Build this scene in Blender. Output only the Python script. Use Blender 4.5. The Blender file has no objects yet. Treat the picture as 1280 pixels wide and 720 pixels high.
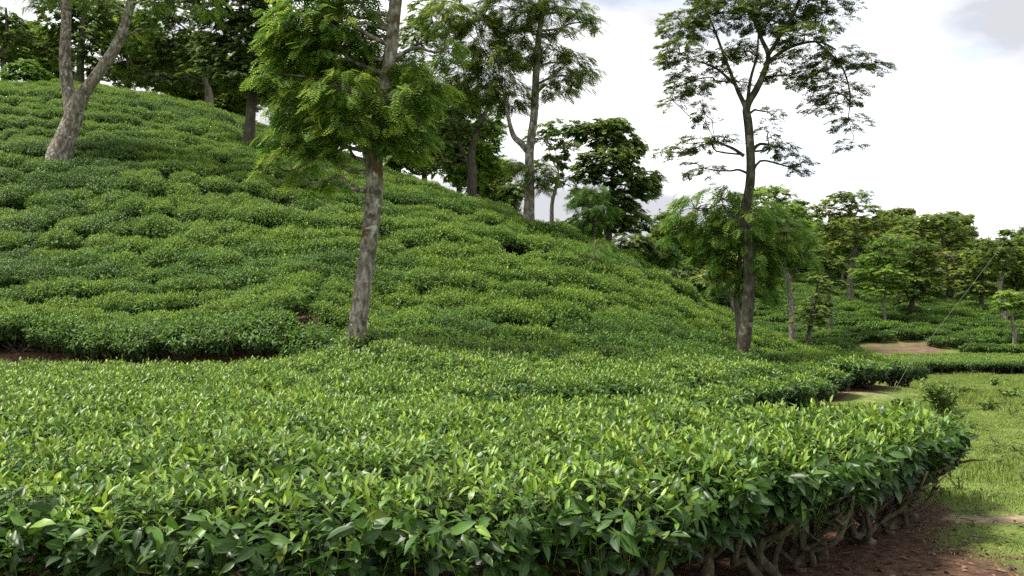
import bpy, math, random
import numpy as np
from mathutils import Vector, Matrix, Euler

random.seed(7)
RNG = np.random.default_rng(7)
SC = bpy.context.scene
COL = SC.collection

# ------------------------------------------------------------------ camera
F_PX, W_PX, H_PX = 1150.0, 1280.0, 720.0
CAM_Z, PITCH = 1.60, math.atan(40.0 / 1150.0)
cd = bpy.data.cameras.new("camera"); cam = bpy.data.objects.new("camera", cd); COL.objects.link(cam)
cd.sensor_width = 36.0; cd.lens = 36.0 * F_PX / W_PX; cd.clip_start = 0.05; cd.clip_end = 5000
cam.location = (0, 0, CAM_Z); cam.rotation_euler = (math.pi / 2 + PITCH, 0, 0)
SC.camera = cam
SC.view_settings.view_transform = 'Standard'; SC.view_settings.look = 'None'
SC.view_settings.gamma = 1.0; SC.view_settings.use_curve_mapping = False
SC.view_settings.exposure = 1.60
SC.render.engine = 'CYCLES'; SC.cycles.use_denoising = False      # the denoiser smears fine foliage

# ------------------------------------------------------------------ sky and sun
SUN_EL, SUN_AZ = math.radians(62), math.radians(-98)      # azimuth from +Y, clockwise: high on the left
w = bpy.data.worlds.new("World"); SC.world = w; w.use_nodes = True
nt = w.node_tree; nt.nodes.clear()
def N(nt, t, **kw):
    n = nt.nodes.new(t)
    for k, v in kw.items(): setattr(n, k, v)
    return n
out = N(nt, 'ShaderNodeOutputWorld'); bg = N(nt, 'ShaderNodeBackground'); bg.inputs['Strength'].default_value = 0.1
sky = N(nt, 'ShaderNodeTexSky'); sky.sky_type = 'NISHITA'; sky.sun_disc = False
sky.sun_elevation = SUN_EL; sky.sun_rotation = SUN_AZ
tc = N(nt, 'ShaderNodeTexCoord'); mp = N(nt, 'ShaderNodeMapping')
mp.inputs['Scale'].default_value = (1.0, 1.0, 2.6); mp.inputs['Location'].default_value = (1.7, 0.55, 0.35)
n1 = N(nt, 'ShaderNodeTexNoise'); n1.inputs['Scale'].default_value = 2.3; n1.inputs['Detail'].default_value = 7; n1.inputs['Roughness'].default_value = 0.52
n2 = N(nt, 'ShaderNodeTexNoise'); n2.inputs['Scale'].default_value = 3.1; n2.inputs['Detail'].default_value = 6; n2.inputs['Roughness'].default_value = 0.5
r1 = N(nt, 'ShaderNodeValToRGB'); r1.color_ramp.elements[0].position = 0.36; r1.color_ramp.elements[0].color = (.42, .42, .42, 1); r1.color_ramp.elements[1].position = 0.50
r2 = N(nt, 'ShaderNodeValToRGB')
r2.color_ramp.elements[0].position = 0.40; r2.color_ramp.elements[0].color = (2.45, 2.48, 2.62, 1)
r2.color_ramp.elements[1].position = 0.63; r2.color_ramp.elements[1].color = (6.3, 6.25, 6.2, 1)
mx = N(nt, 'ShaderNodeMix'); mx.data_type = 'RGBA'
L = nt.links.new
L(tc.outputs['Generated'], mp.inputs['Vector']); L(mp.outputs[0], n1.inputs['Vector']); L(mp.outputs[0], n2.inputs['Vector'])
L(n1.outputs['Fac'], r1.inputs['Fac']); L(n2.outputs['Fac'], r2.inputs['Fac'])
L(r1.outputs['Color'], mx.inputs['Factor']); L(sky.outputs[0], mx.inputs[6]); L(r2.outputs[0], mx.inputs[7])
L(mx.outputs[2], bg.inputs['Color']); L(bg.outputs[0], out.inputs['Surface'])

sd = bpy.data.lights.new("sun", 'SUN'); sun = bpy.data.objects.new("sun", sd); COL.objects.link(sun)
sd.energy = 2.5; sd.angle = math.radians(11); sd.color = (1.0, 0.95, 0.86)
sdir = Vector((math.sin(SUN_AZ) * math.cos(SUN_EL), math.cos(SUN_AZ) * math.cos(SUN_EL), math.sin(SUN_EL)))
sun.rotation_euler = (-sdir).to_track_quat('-Z', 'Y').to_euler(); sun.location = sdir * 60

# ------------------------------------------------------------------ pixel -> place
CP, SP = math.cos(PITCH), math.sin(PITCH)
def P(px, py, d):
    u, v = (px - 640) / F_PX, (360 - py) / F_PX
    y = CP - v * SP; z = SP + v * CP
    return np.array([u / y * d, d, CAM_Z + z / y * d])
def to_px(x, y, z):
    dz = z - CAM_Z
    f = y * CP + dz * SP; up = -y * SP + dz * CP
    return 640 + F_PX * x / f, 360 - F_PX * up / f

# ------------------------------------------------------------------ value noise
_perm = RNG.random((128, 128))
def vnoise(x, y):
    x = np.asarray(x, float); y = np.asarray(y, float)
    xi = np.floor(x).astype(int); yi = np.floor(y).astype(int)
    fx, fy = x - xi, y - yi; fx = fx * fx * (3 - 2 * fx); fy = fy * fy * (3 - 2 * fy)
    g = lambda a, b: _perm[a % 128, b % 128]
    return (g(xi, yi) * (1 - fx) + g(xi + 1, yi) * fx) * (1 - fy) + (g(xi, yi + 1) * (1 - fx) + g(xi + 1, yi + 1) * fx) * fy
def fbm(x, y, o=3):
    return sum(vnoise(x * 2 ** i + 17 * i, y * 2 ** i + 31 * i) * 0.5 ** (i + 1) for i in range(o)) / (1 - 0.5 ** o)
def sstep(a, b, x):
    t = np.clip((np.asarray(x, float) - a) / (b - a), 0, 1); return t * t * (3 - 2 * t)

# ------------------------------------------------------------------ terrain: thin-plate spline through surveyed heights
CT = []
def G(px, d, z): CT.append(((px - 640) / F_PX * d, d, z))
for px in (0, 320, 640, 960, 1280):
    for d in (3, 6, 9): G(px, d, 0)
for x, y in ((-12, -12), (0, -10), (12, -12), (-25, 5), (22, 4), (-40, -40), (40, -40), (0, -40)): CT.append((x, y, 0.0))
for c in ((0, 12, 0), (320, 13, 0), (600, 12, 0), (0, 17.3, 0.1), (240, 17.3, 0.08), (400, 17.2, .25), (447, 17, .5),
          (0, 20, .45), (240, 20, .5), (400, 20, 1.1), (0, 30, 6.5), (240, 30, 6.0), (447, 27, 3.8), (0, 41, 11.5), (150, 41, 11.3),
          (240, 41, 10.6), (310, 36, 8.0), (310, 40, 9.4), (420, 38, 8.0), (500, 37, 6.9), (600, 17, .35), (600, 25, 2.7), (600, 35, 5.6),
          (680, 33, 4.4), (700, 20, .75), (800, 18, .2), (800, 13, -.05), (800, 30, 2.9), (900, 20, .12), (900, 27, 1.1), (1000, 26, .2),
          (1000, 20, -.12), (1070, 25, -.1), (1140, 22, -.15), (1100, 15, -.08), (1280, 15, -.12), (1280, 25, -.42), (1280, 40, -1.0),
          (1280, 55, -1.45), (1400, 30, -.6), (1500, 60, -1.2), (-250, 20, .6), (-250, 32, 7.5), (-250, 45, 12.2), (0, 55, 12.9), (240, 55, 12.3), (0, 75, 13), (400, 52, 9.8),
          (500, 50, 8.0), (680, 46, 4.4), (800, 42, 2.0), (900, 38, -.2), (1000, 35, -.9), (1070, 32, -.8), (1140, 35, -.9), (900, 50, -1.2),
          (1100, 50, -1.45), (1000, 59, -1.1), (1150, 60, -1.05), (1280, 60, -1.1), (1000, 64, -.3), (1150, 64.5, -.1), (1280, 65, -.4), (1450, 66, -.4),
          (850, 64, .6), (880, 85, 3.8), (1000, 85, 3.3), (1280, 85, 2.5), (1100, 110, 6.0), (1280, 110, 5.0), (900, 110, 6.5), (680, 80, 4.5), (500, 90, 8.5),
          (240, 110, 12), (1100, 130, 10.5), (1300, 130, 9.5), (1100, 150, 15), (1400, 150, 13), (700, 150, 12), (200, 170, 10), (-400, 100, 11), (1700, 110, 4)): G(*c)
CT = np.array(CT)
def _phi(r2): return np.where(r2 > 1e-9, 0.5 * r2 * np.log(np.maximum(r2, 1e-9)), 0.0)
_n = len(CT); _A = np.zeros((_n + 3, _n + 3))
_d = CT[:, None, :2] - CT[None, :, :2]
_A[:_n, :_n] = _phi((_d ** 2).sum(-1)) + np.eye(_n) * 0.05
_A[:_n, _n] = 1; _A[:_n, _n + 1:] = CT[:, :2]; _A[_n, :_n] = 1; _A[_n + 1:, :_n] = CT[:, :2].T
_w = np.linalg.solve(_A, np.concatenate([CT[:, 2], np.zeros(3)]))
def ground(x, y):
    x = np.atleast_1d(np.asarray(x, float)); y = np.atleast_1d(np.asarray(y, float))
    r2 = (x[:, None] - CT[None, :, 0]) ** 2 + (y[:, None] - CT[None, :, 1]) ** 2
    z = _phi(r2) @ _w[:_n] + _w[_n] + _w[_n + 1] * x + _w[_n + 2] * y
    # the cut bank at the foot of the hill
    yb = 18.15 + 0.25 * np.sin(x * .7)
    z = z + 0.75 * sstep(yb - .28, yb + .42, y) * (1 - sstep(19.5, 28, y)) * (1 - sstep(-4.6, -3.0, x))
    # little mounds in the meadow
    for mx_, my_, r_, h_ in ((8.9, 17.2, 1.1, .16), (8.7, 21.4, 1.3, .15), (11.5, 20.5, 1.8, .16), (7.3, 19.6, 1.2, .22)):
        z = z + h_ * np.exp(-((x - mx_) ** 2 + (y - my_) ** 2) / (r_ * r_))
    k = 0.10 * sstep(9, 22, y)
    z = z + (fbm(x * .35, y * .35) - .5) * (0.06 + k)
    far = sstep(120, 230, np.hypot(x, y - 40))
    return z * (1 - far) + 4.0 * far
def gz(x, y): return float(ground(x, y)[0])

# ------------------------------------------------------------------ mesh helpers
def tag(o, label=None, cat=None, group=None, kind=None):
    if label: o['label'] = label
    if cat: o['category'] = cat
    if group: o['group'] = group
    if kind: o['kind'] = kind
    return o
def make_mesh(name, V, T, mats, C=None, MI=None, smooth=True):
    me = bpy.data.meshes.new(name)
    V = np.ascontiguousarray(V, dtype=np.float32); T = np.ascontiguousarray(T, dtype=np.int32)
    me.vertices.add(len(V)); me.vertices.foreach_set('co', V.ravel())
    me.loops.add(len(T) * 3); me.loops.foreach_set('vertex_index', T.ravel())
    me.polygons.add(len(T)); me.polygons.foreach_set('loop_start', np.arange(0, len(T) * 3, 3, dtype=np.int32))
    me.polygons.foreach_set('loop_total', np.full(len(T), 3, dtype=np.int32))
    if MI is not None: me.polygons.foreach_set('material_index', np.asarray(MI, dtype=np.int32))
    me.polygons.foreach_set('use_smooth', np.full(len(T), smooth))
    for m in mats: me.materials.append(m)
    if C is not None:
        a = me.attributes.new('tint', 'FLOAT_COLOR', 'POINT'); a.data.foreach_set('color', np.ascontiguousarray(C, dtype=np.float32).ravel())
    me.update(); me.validate()
    return me
class Buf:
    def __init__(s): s.V = []; s.T = []; s.C = []; s.M = []; s.n = 0
    def add(s, V, T, C=None, mi=0):
        s.V.append(V); s.T.append(np.asarray(T) + s.n); s.n += len(V)
        s.C.append(np.zeros((len(V), 4)) if C is None else C); s.M.append(np.full(len(T), mi))
    def mesh(s, name, mats, smooth=True):
        return make_mesh(name, np.concatenate(s.V), np.concatenate(s.T), mats, np.concatenate(s.C), np.concatenate(s.M), smooth)
def link(name, me, parent=None):
    o = bpy.data.objects.new(name, me); COL.objects.link(o)
    if parent is not None: o.parent = parent
    return o
def empty(name, loc=(0, 0, 0)):
    o = bpy.data.objects.new(name, None); o.location = loc; o.empty_display_size = .2; COL.objects.link(o); return o
def norm(v): return v / np.maximum(np.linalg.norm(v, axis=-1, keepdims=True), 1e-9)
def frames(axis, nrm):
    y = norm(axis); x = norm(np.cross(y, nrm)); z = np.cross(x, y)
    return np.stack([x, y, z], axis=-1)          # columns
def stamp(buf, tpl, R, t, s, col, mi=0):
    """copies of a template (V, T, B) at many frames; col: (M,2) youth and chance; B is the template's own third channel"""
    V, T, B = tpl; M = len(t)
    if M == 0: return
    VV = np.einsum('mij,nj->mni', R, V) * np.asarray(s)[:, None, None] + t[:, None, :]
    C = np.zeros((M, len(V), 4)); C[:, :, :2] = col[:, None, :]; C[:, :, 2] = B[None, :]; C[:, :, 3] = 1
    TT = T[None] + (np.arange(M) * len(V))[:, None, None]
    buf.add(VV.reshape(-1, 3), TT.reshape(-1, 3), C.reshape(-1, 4), mi)
def tube(buf, pts, rad, sides=8, mi=0, rough=0.0, rng=RNG, cap=True):
    pts = np.asarray(pts, float); n = len(pts); rad = np.asarray(rad, float) * np.ones(n)
    tan = norm(np.gradient(pts, axis=0)); ref = np.array([0.31, 0.9, 0.3]); 
    a = norm(np.cross(tan, ref)); b = np.cross(tan, a)
    th = np.arange(sides) * 2 * math.pi / sides
    rr = rad[:, None] * (1 + rough * (rng.random((n, sides)) - .5))
    V = pts[:, None] + rr[..., None] * (np.cos(th)[None, :, None] * a[:, None] + np.sin(th)[None, :, None] * b[:, None])
    V = V.reshape(-1, 3); T = []
    for i in range(n - 1):
        for j in range(sides):
            k = (j + 1) % sides; p, q, r_, s_ = i * sides + j, i * sides + k, (i + 1) * sides + k, (i + 1) * sides + j
            T += [(p, q, r_), (p, r_, s_)]
    if cap:
        V = np.vstack([V, pts[-1:]]); c = len(V) - 1
        T += [((n - 1) * sides + j, (n - 1) * sides + (j + 1) % sides, c) for j in range(sides)]
    buf.add(V, np.array(T), None, mi)
def smooth_path(pts, k=4):
    pts = np.asarray(pts, float)
    if len(pts) < 3: return pts
    o = []
    for i in range(len(pts) - 1):
        p0 = pts[max(i - 1, 0)]; p1 = pts[i]; p2 = pts[i + 1]; p3 = pts[min(i + 2, len(pts) - 1)]
        for t in np.arange(k) / k:
            o.append(.5 * (2 * p1 + (p2 - p0) * t + (2 * p0 - 5 * p1 + 4 * p2 - p3) * t * t + (3 * p1 - p0 - 3 * p2 + p3) * t ** 3))
    o.append(pts[-1]); return np.array(o)

# ------------------------------------------------------------------ materials
def base_mat(name):
    m = bpy.data.materials.new(name); m.use_nodes = True; nt = m.node_tree; nt.nodes.clear()
    o = N(nt, 'ShaderNodeOutputMaterial'); p = N(nt, 'ShaderNodeBsdfPrincipled')
    nt.links.new(p.outputs[0], o.inputs[0]); return m, nt, o, p
def leaf_mat(name, dark, mid, young, rough=.42, trans=.25, spec=.5, vary=.35):
    m, nt, o, p = base_mat(name); L = nt.links.new
    at = N(nt, 'ShaderNodeAttribute'); at.attribute_name = 'tint'
    sp = N(nt, 'ShaderNodeSeparateColor'); L(at.outputs['Color'], sp.inputs[0])
    rp = N(nt, 'ShaderNodeValToRGB'); e = rp.color_ramp.elements
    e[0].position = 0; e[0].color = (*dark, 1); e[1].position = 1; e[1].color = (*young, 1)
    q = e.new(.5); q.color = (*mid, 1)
    L(sp.outputs[0], rp.inputs[0])
    mr = N(nt, 'ShaderNodeMapRange'); mr.inputs[3].default_value = 1 - vary; mr.inputs[4].default_value = 1 + vary
    L(sp.outputs[1], mr.inputs[0])
    ml = N(nt, 'ShaderNodeMix'); ml.data_type = 'RGBA'; ml.blend_type = 'MULTIPLY'; ml.inputs['Factor'].default_value = 1
    cb = N(nt, 'ShaderNodeCombineColor'); 
    for i in range(3): L(mr.outputs[0], cb.inputs[i])
    L(rp.outputs[0], ml.inputs[6]); L(cb.outputs[0], ml.inputs[7])
    # pale midrib
    mt = N(nt, 'ShaderNodeMapRange'); mt.inputs[1].default_value = .86; mt.inputs[2].default_value = 1.0; mt.inputs[4].default_value = .35
    L(sp.outputs[2], mt.inputs[0])
    m2 = N(nt, 'ShaderNodeMix'); m2.data_type = 'RGBA'; m2.inputs[7].default_value = (.22, .32, .10, 1)
    yl = N(nt, 'ShaderNodeMapRange'); yl.inputs[1].default_value = .986; yl.inputs[2].default_value = .996; yl.inputs[4].default_value = .7 if name == 'tea_leaf' else 0
    L(sp.outputs[1], yl.inputs[0]); m3 = N(nt, 'ShaderNodeMix'); m3.data_type = 'RGBA'; m3.inputs[7].default_value = (.20, .19, .03, 1)
    L(yl.outputs[0], m3.inputs['Factor']); L(ml.outputs[2], m3.inputs[6])
    L(mt.outputs[0], m2.inputs['Factor']); L(m3.outputs[2], m2.inputs[6])
    L(m2.outputs[2], p.inputs['Base Color'])
    p.inputs['Roughness'].default_value = rough; p.inputs['Specular IOR Level'].default_value = spec
    tr = N(nt, 'ShaderNodeBsdfTranslucent'); L(m2.outputs[2], tr.inputs[0])
    ms = N(nt, 'ShaderNodeMixShader'); ms.inputs[0].default_value = trans
    L(p.outputs[0], ms.inputs[1]); L(tr.outputs[0], ms.inputs[2]); L(ms.outputs[0], o.inputs[0])
    return m
TEA = leaf_mat('tea_leaf', (.027, .059, .021), (.088, .185, .022), (.225, .320, .030), rough=.40, trans=.30, spec=.42, vary=.5)
TEA_SLOPE = leaf_mat('tea_leaf_slope', (.031, .068, .017), (.104, .208, .018), (.235, .325, .028), rough=.5, trans=.32, spec=.28, vary=.45)
FEATHER = leaf_mat('feather_leaf', (.062, .140, .022), (.128, .240, .032), (.29, .385, .055), rough=.6, trans=.5, spec=.3)
AIRY = leaf_mat('airy_leaf', (.042, .075, .016), (.095, .145, .025), (.20, .23, .035), rough=.6, trans=.42, spec=.3)
DARKLEAF = leaf_mat('dark_leaf', (.070, .118, .032), (.130, .200, .046), (.21, .27, .05), rough=.6, trans=.52, spec=.4)
MIDLEAF = leaf_mat('mid_leaf', (.070, .125, .026), (.145, .220, .038), (.26, .31, .052), rough=.6, trans=.52, spec=.3)
YELLOWLEAF = leaf_mat('yellow_leaf', (.065, .11, .018), (.13, .18, .027), (.28, .27, .04), rough=.6, trans=.3, spec=.3)
GRASS = leaf_mat('grass_blade', (.095, .15, .026), (.16, .225, .04), (.27, .29, .075), rough=.65, trans=.3, spec=.2)
WEED = leaf_mat('weed_leaf', (.045, .095, .02), (.085, .16, .03), (.16, .24, .04), rough=.55, trans=.3, spec=.3)
DEAD = leaf_mat('dead_leaf', (.045, .024, .014), (.10, .055, .03), (.24, .15, .09), rough=.8, trans=.05, spec=.2)

def noise_mat(name, cols, scale, rough=.9, bump=.4, bdist=.02, detail=8, stretch=(1, 1, 1), patches=()):
    m, nt, o, p = base_mat(name); L = nt.links.new
    tc = N(nt, 'ShaderNodeTexCoord'); mp = N(nt, 'ShaderNodeMapping'); mp.inputs['Scale'].default_value = stretch
    L(tc.outputs['Object'], mp.inputs[0])
    n = N(nt, 'ShaderNodeTexNoise'); n.inputs['Scale'].default_value = scale; n.inputs['Detail'].default_value = detail; n.inputs['Roughness'].default_value = .65
    L(mp.outputs[0], n.inputs[0])
    r = N(nt, 'ShaderNodeValToRGB'); e = r.color_ramp.elements
    e[0].position, e[0].color = cols[0][0], (*cols[0][1], 1); e[1].position, e[1].color = cols[-1][0], (*cols[-1][1], 1)
    for q, c in cols[1:-1]: x = e.new(q); x.color = (*c, 1)
    L(n.outputs[0], r.inputs[0]); last = r.outputs[0]
    for sc, lo, hi, c in patches:
        pn = N(nt, 'ShaderNodeTexNoise'); pn.inputs['Scale'].default_value = sc; pn.inputs['Detail'].default_value = 5; L(tc.outputs['Object'], pn.inputs[0])
        mr = N(nt, 'ShaderNodeMapRange'); mr.inputs[1].default_value = lo; mr.inputs[2].default_value = hi; L(pn.outputs[0], mr.inputs[0])
        mm = N(nt, 'ShaderNodeMix'); mm.data_type = 'RGBA'; mm.inputs[7].default_value = (*c, 1)
        L(mr.outputs[0], mm.inputs['Factor']); L(last, mm.inputs[6]); last = mm.outputs[2]
    L(last, p.inputs['Base Color']); p.inputs['Roughness'].default_value = rough; p.inputs['Specular IOR Level'].default_value = .25
    b = N(nt, 'ShaderNodeBump'); b.inputs['Strength'].default_value = bump; b.inputs['Distance'].default_value = bdist
    L(n.outputs[0], b.inputs['Height']); L(b.outputs[0], p.inputs['Normal'])
    return m
BARK_PALE = noise_mat('bark_pale', [(.30, (.035, .026, .018)), (.48, (.15, .125, .10)), (.66, (.36, .335, .29))], 11, bump=.7, bdist=.03, stretch=(1, 1, .45),
                      patches=[(3.2, .59, .66, (.10, .055, .032)), (5.3, .58, .66, (.06, .065, .035)), (6.5, .62, .68, (.42, .40, .36))])
BARK_DARK = noise_mat('bark_dark', [(.3, (.03, .024, .018)), (.5, (.075, .062, .048)), (.75, (.16, .14, .11))], 8, bump=.7, bdist=.03, stretch=(1, 1, .4))
BARK_MID = noise_mat('bark_mid', [(.3, (.055, .046, .034)), (.5, (.14, .12, .09)), (.75, (.28, .25, .20))], 9, bump=.7, bdist=.03, stretch=(1, 1, .4),
                     patches=[(2.6, .55, .68, (.06, .075, .03))])
BARK_AIRY = noise_mat('bark_airy', [(.32, (.014, .011, .007)), (.5, (.045, .038, .025)), (.72, (.13, .115, .085))], 11, bump=.8, bdist=.03, stretch=(1, 1, .5), patches=[(4.5, .58, .66, (.16, .15, .12)), (3.1, .55, .68, (.045, .055, .018))])
TEA_WOOD = noise_mat('tea_wood', [(.3, (.025, .018, .011)), (.5, (.085, .066, .044)), (.75, (.23, .19, .14))], 22, bump=.9, bdist=.012, stretch=(1, 1, .5),
                     patches=[(9, .55, .7, (.10, .11, .05))])
TEA_STEM = noise_mat('tea_stem', [(.3, (.07, .07, .025)), (.7, (.15, .15, .05))], 12, bump=.1)
STONE = noise_mat('stone', [(.3, (.10, .09, .08)), (.7, (.25, .23, .20))], 20, bump=.6)
WIRE = noise_mat('wire_steel', [(.3, (.12, .12, .12)), (.7, (.22, .22, .21))], 30, rough=.5, bump=.0)

# ------------------------------------------------------------------ ground sheet
def axis(lo, hi, step, far, grow):
    c = list(np.arange(lo, hi + 1e-6, step)); s = step; x = hi
    while x < far: s *= grow; x += s; c.append(x)
    s = step; x = lo; pre = []
    while x > -far: s *= grow; x -= s; pre.append(x)
    return np.array(pre[::-1] + c)
gx = axis(-14, 14, .32, 2500, 1.10); gy = axis(2, 26, .30, 2500, 1.08)
XX, YY = np.meshgrid(gx, gy); xs, ys = XX.ravel(), YY.ravel()
zs = np.concatenate([ground(xs[i:i + 8000], ys[i:i + 8000]) for i in range(0, len(xs), 8000)])
nx, ny = len(gx), len(gy)
ii = (np.arange(ny - 1)[:, None] * nx + np.arange(nx - 1)[None]).ravel()
GT = np.concatenate([np.stack([ii, ii + 1, ii + nx + 1], 1), np.stack([ii, ii + nx + 1, ii + nx], 1)])

def poly_dist(px, py, poly):
    """signed distance to polygon: positive inside"""
    px = np.asarray(px, float); py = np.asarray(py, float)
    ins = np.zeros(px.shape, bool); d = np.full(px.shape, 1e9)
    n = len(poly)
    for i in range(n):
        x1, y1 = poly[i]; x2, y2 = poly[(i + 1) % n]
        c = ((y1 > py) != (y2 > py)) & (px < (x2 - x1) * (py - y1) / (y2 - y1 + 1e-12) + x1); ins ^= c
        t = np.clip(((px - x1) * (x2 - x1) + (py - y1) * (y2 - y1)) / ((x2 - x1) ** 2 + (y2 - y1) ** 2), 0, 1)
        d = np.minimum(d, np.hypot(px - x1 - t * (x2 - x1), py - y1 - t * (y2 - y1)))
    return np.where(ins, d, -d)
# trunk lines of the tea blocks (plan, metres)
FRONT = [(-7.6, 4.75), (-6.7, 4.72), (-5.8, 4.68), (-4.95, 4.62), (-4.1, 4.6), (-3.3, 4.56), (-2.5, 4.55), (-1.7, 4.55), (-.95, 4.6), (-.2, 4.68), (.5, 4.86),
         (1.05, 5.2), (1.42, 5.55), (1.81, 5.90), (2.10, 6.18), (2.52, 6.62), (2.78, 6.90), (3.18, 7.42)]
FARSIDE = [(3.38, 8.05), (3.15, 8.5), (2.5, 8.75), (1.6, 8.8), (.7, 8.85), (-.1, 9.1), (-.8, 9.7), (-1.1, 10.5)]
TOE = [(-.6, 11.3), (.3, 11.8), (1.1, 12.05), (1.9, 12.5), (2.6, 13.3), (3.2, 14.3), (3.8, 15.3), (4.4, 16.4), (5.1, 17.5), (5.8, 18.5),
       (6.6, 19.4), (7.4, 20.3), (8.2, 21.1), (9.0, 21.9), (9.6, 22.5)]
TOEBACK = [(9.9, 23.6), (9.4, 25.5), (8.9, 28), (8.6, 32), (8.0, 38), (7, 46)]
BANKEDGE = [(-15.5, 18.9), (-14.6, 18.85), (-13.7, 18.85), (-12.8, 18.8), (-11.9, 18.85), (-11.0, 18.8), (-10.1, 18.85), (-9.2, 18.8), (-8.3, 18.75), (-7.4, 18.75), (-6.5, 18.8), (-5.6, 18.7), (-4.8, 18.55), (-4.0, 18.3), (-3.4, 17.8)]
FIELDBACK = [(-3.9, 16.9), (-5.5, 16.85), (-7, 16.85), (-8.5, 16.9), (-10, 16.9), (-12, 16.9), (-14, 16.9)]
POLY = FRONT + FARSIDE + TOE + TOEBACK + [(-30, 50), (-30, 19.0)] + BANKEDGE + FIELDBACK + [(-14, 4.8)]
FARROW = [(12.5, 51.8), (20, 52.0), (30, 52.5), (42, 52.5), (42, 59), (28, 59.5), (12.5, 59)]

inside = poly_dist(xs, ys, POLY)
soil = sstep(-.55, -.12, inside)
soil = np.maximum(soil, (sstep(16.8, 17.2, ys) * (1 - sstep(19.2, 19.8, ys)) * (1 - sstep(-3.6, -3, xs))))
fd = poly_dist(xs, ys, FARROW); soil = np.maximum(soil, sstep(-.3, .1, fd))
pxg, pyg = to_px(xs, np.maximum(ys, .5), zs)
bankfar = np.exp(-((ys - 62.6 - 0.5 * np.sin(xs * .2)) / .9) ** 2) * sstep(23, 25, xs) * (1 - sstep(28.5, 31, xs)) 
soil = np.maximum(soil, bankfar)
soil = np.maximum(soil, sstep(63.5, 65, ys) * (1 - sstep(115, 125, ys)) * sstep(6, 12, xs) * .42)
soil = np.maximum(soil, np.exp(-(((xs - 2.4) / .88) ** 2 + ((ys - 6.05) / .95) ** 2)) * 1.25 * (ys < 7.6))
dry = np.exp(-((ys - 7.35 + .12 * (xs - 4.2)) / .26) ** 2) * sstep(3.2, 3.7, xs) * 1.25
dry = np.maximum(dry, .6 * np.exp(-(((xs - 7.6) / 1.3) ** 2 + ((ys - 19.9) / 1.5) ** 2)))
red = np.maximum(bankfar, sstep(60, 63, ys))
GC = np.stack([np.clip(soil, 0, 1), np.clip(dry, 0, 1), np.clip(red, 0, 1), np.ones_like(soil)], 1)
gm, nt, o, p = base_mat('ground'); L = nt.links.new
at = N(nt, 'ShaderNodeAttribute'); at.attribute_name = 'tint'; sp = N(nt, 'ShaderNodeSeparateColor'); L(at.outputs['Color'], sp.inputs[0])
tc = N(nt, 'ShaderNodeTexCoord')
def gn(scale, detail=8, rough=.6):
    n = N(nt, 'ShaderNodeTexNoise'); n.inputs['Scale'].default_value = scale; n.inputs['Detail'].default_value = detail; n.inputs['Roughness'].default_value = rough
    L(tc.outputs['Object'], n.inputs[0]); return n
def ramp(src, pts):
    r = N(nt, 'ShaderNodeValToRGB'); e = r.color_ramp.elements
    e[0].position, e[0].color = pts[0][0], (*pts[0][1], 1); e[1].position, e[1].color = pts[-1][0], (*pts[-1][1], 1)
    for q, c in pts[1:-1]: x = e.new(q); x.color = (*c, 1)
    L(src, r.inputs[0]); return r.outputs[0]
def mixc(f, a, b):
    m = N(nt, 'ShaderNodeMix'); m.data_type = 'RGBA'; L(f, m.inputs['Factor']); L(a, m.inputs[6]); L(b, m.inputs[7]); return m.outputs[2]
def mth(op, a, b):
    m = N(nt, 'ShaderNodeMath'); m.operation = op
    for i, v in ((0, a), (1, b)):
        if isinstance(v, (int, float)): m.inputs[i].default_value = v
        else: L(v, m.inputs[i])
    return m.outputs[0]
nf, nm, nl = gn(14), gn(2.2), gn(.45)
grassc = ramp(nm.outputs[0], [(.3, (.065, .10, .02)), (.5, (.11, .155, .03)), (.72, (.17, .195, .055))])
soilc = ramp(nf.outputs[0], [(.28, (.03, .016, .010)), (.5, (.085, .046, .029)), (.75, (.17, .10, .066))])
redc = ramp(nm.outputs[0], [(.3, (.075, .048, .03)), (.5, (.13, .085, .055)), (.72, (.19, .135, .085))])
dryc = ramp(nf.outputs[0], [(.3, (.15, .11, .06)), (.5, (.26, .20, .12)), (.72, (.38, .31, .21))])
def edge(ch, lo=.3, hi=.62):
    v = mth('ADD', ch, mth('MULTIPLY', mth('SUBTRACT', nf.outputs[0], .5), 1.1))
    v = mth('ADD', v, mth('MULTIPLY', mth('SUBTRACT', nm.outputs[0], .5), .7))
    r = N(nt, 'ShaderNodeMapRange'); r.inputs[1].default_value = lo; r.inputs[2].default_value = hi; L(v, r.inputs[0]); return r.outputs[0]
c = mixc(edge(sp.outputs[0]), grassc, mixc(sp.outputs[2], soilc, redc))
c = mixc(edge(sp.outputs[1], .45, .8), c, dryc)
L(c, p.inputs['Base Color']); p.inputs['Roughness'].default_value = .95; p.inputs['Specular IOR Level'].default_value = .15
b = N(nt, 'ShaderNodeBump'); b.inputs['Strength'].default_value = .8; b.inputs['Distance'].default_value = .04; L(nf.outputs[0], b.inputs['Height']); L(b.outputs[0], p.inputs['Normal'])
g = link('ground', make_mesh('ground', np.stack([xs, ys, zs], 1), GT, [gm], GC)); tag(g, kind='structure')

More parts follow.
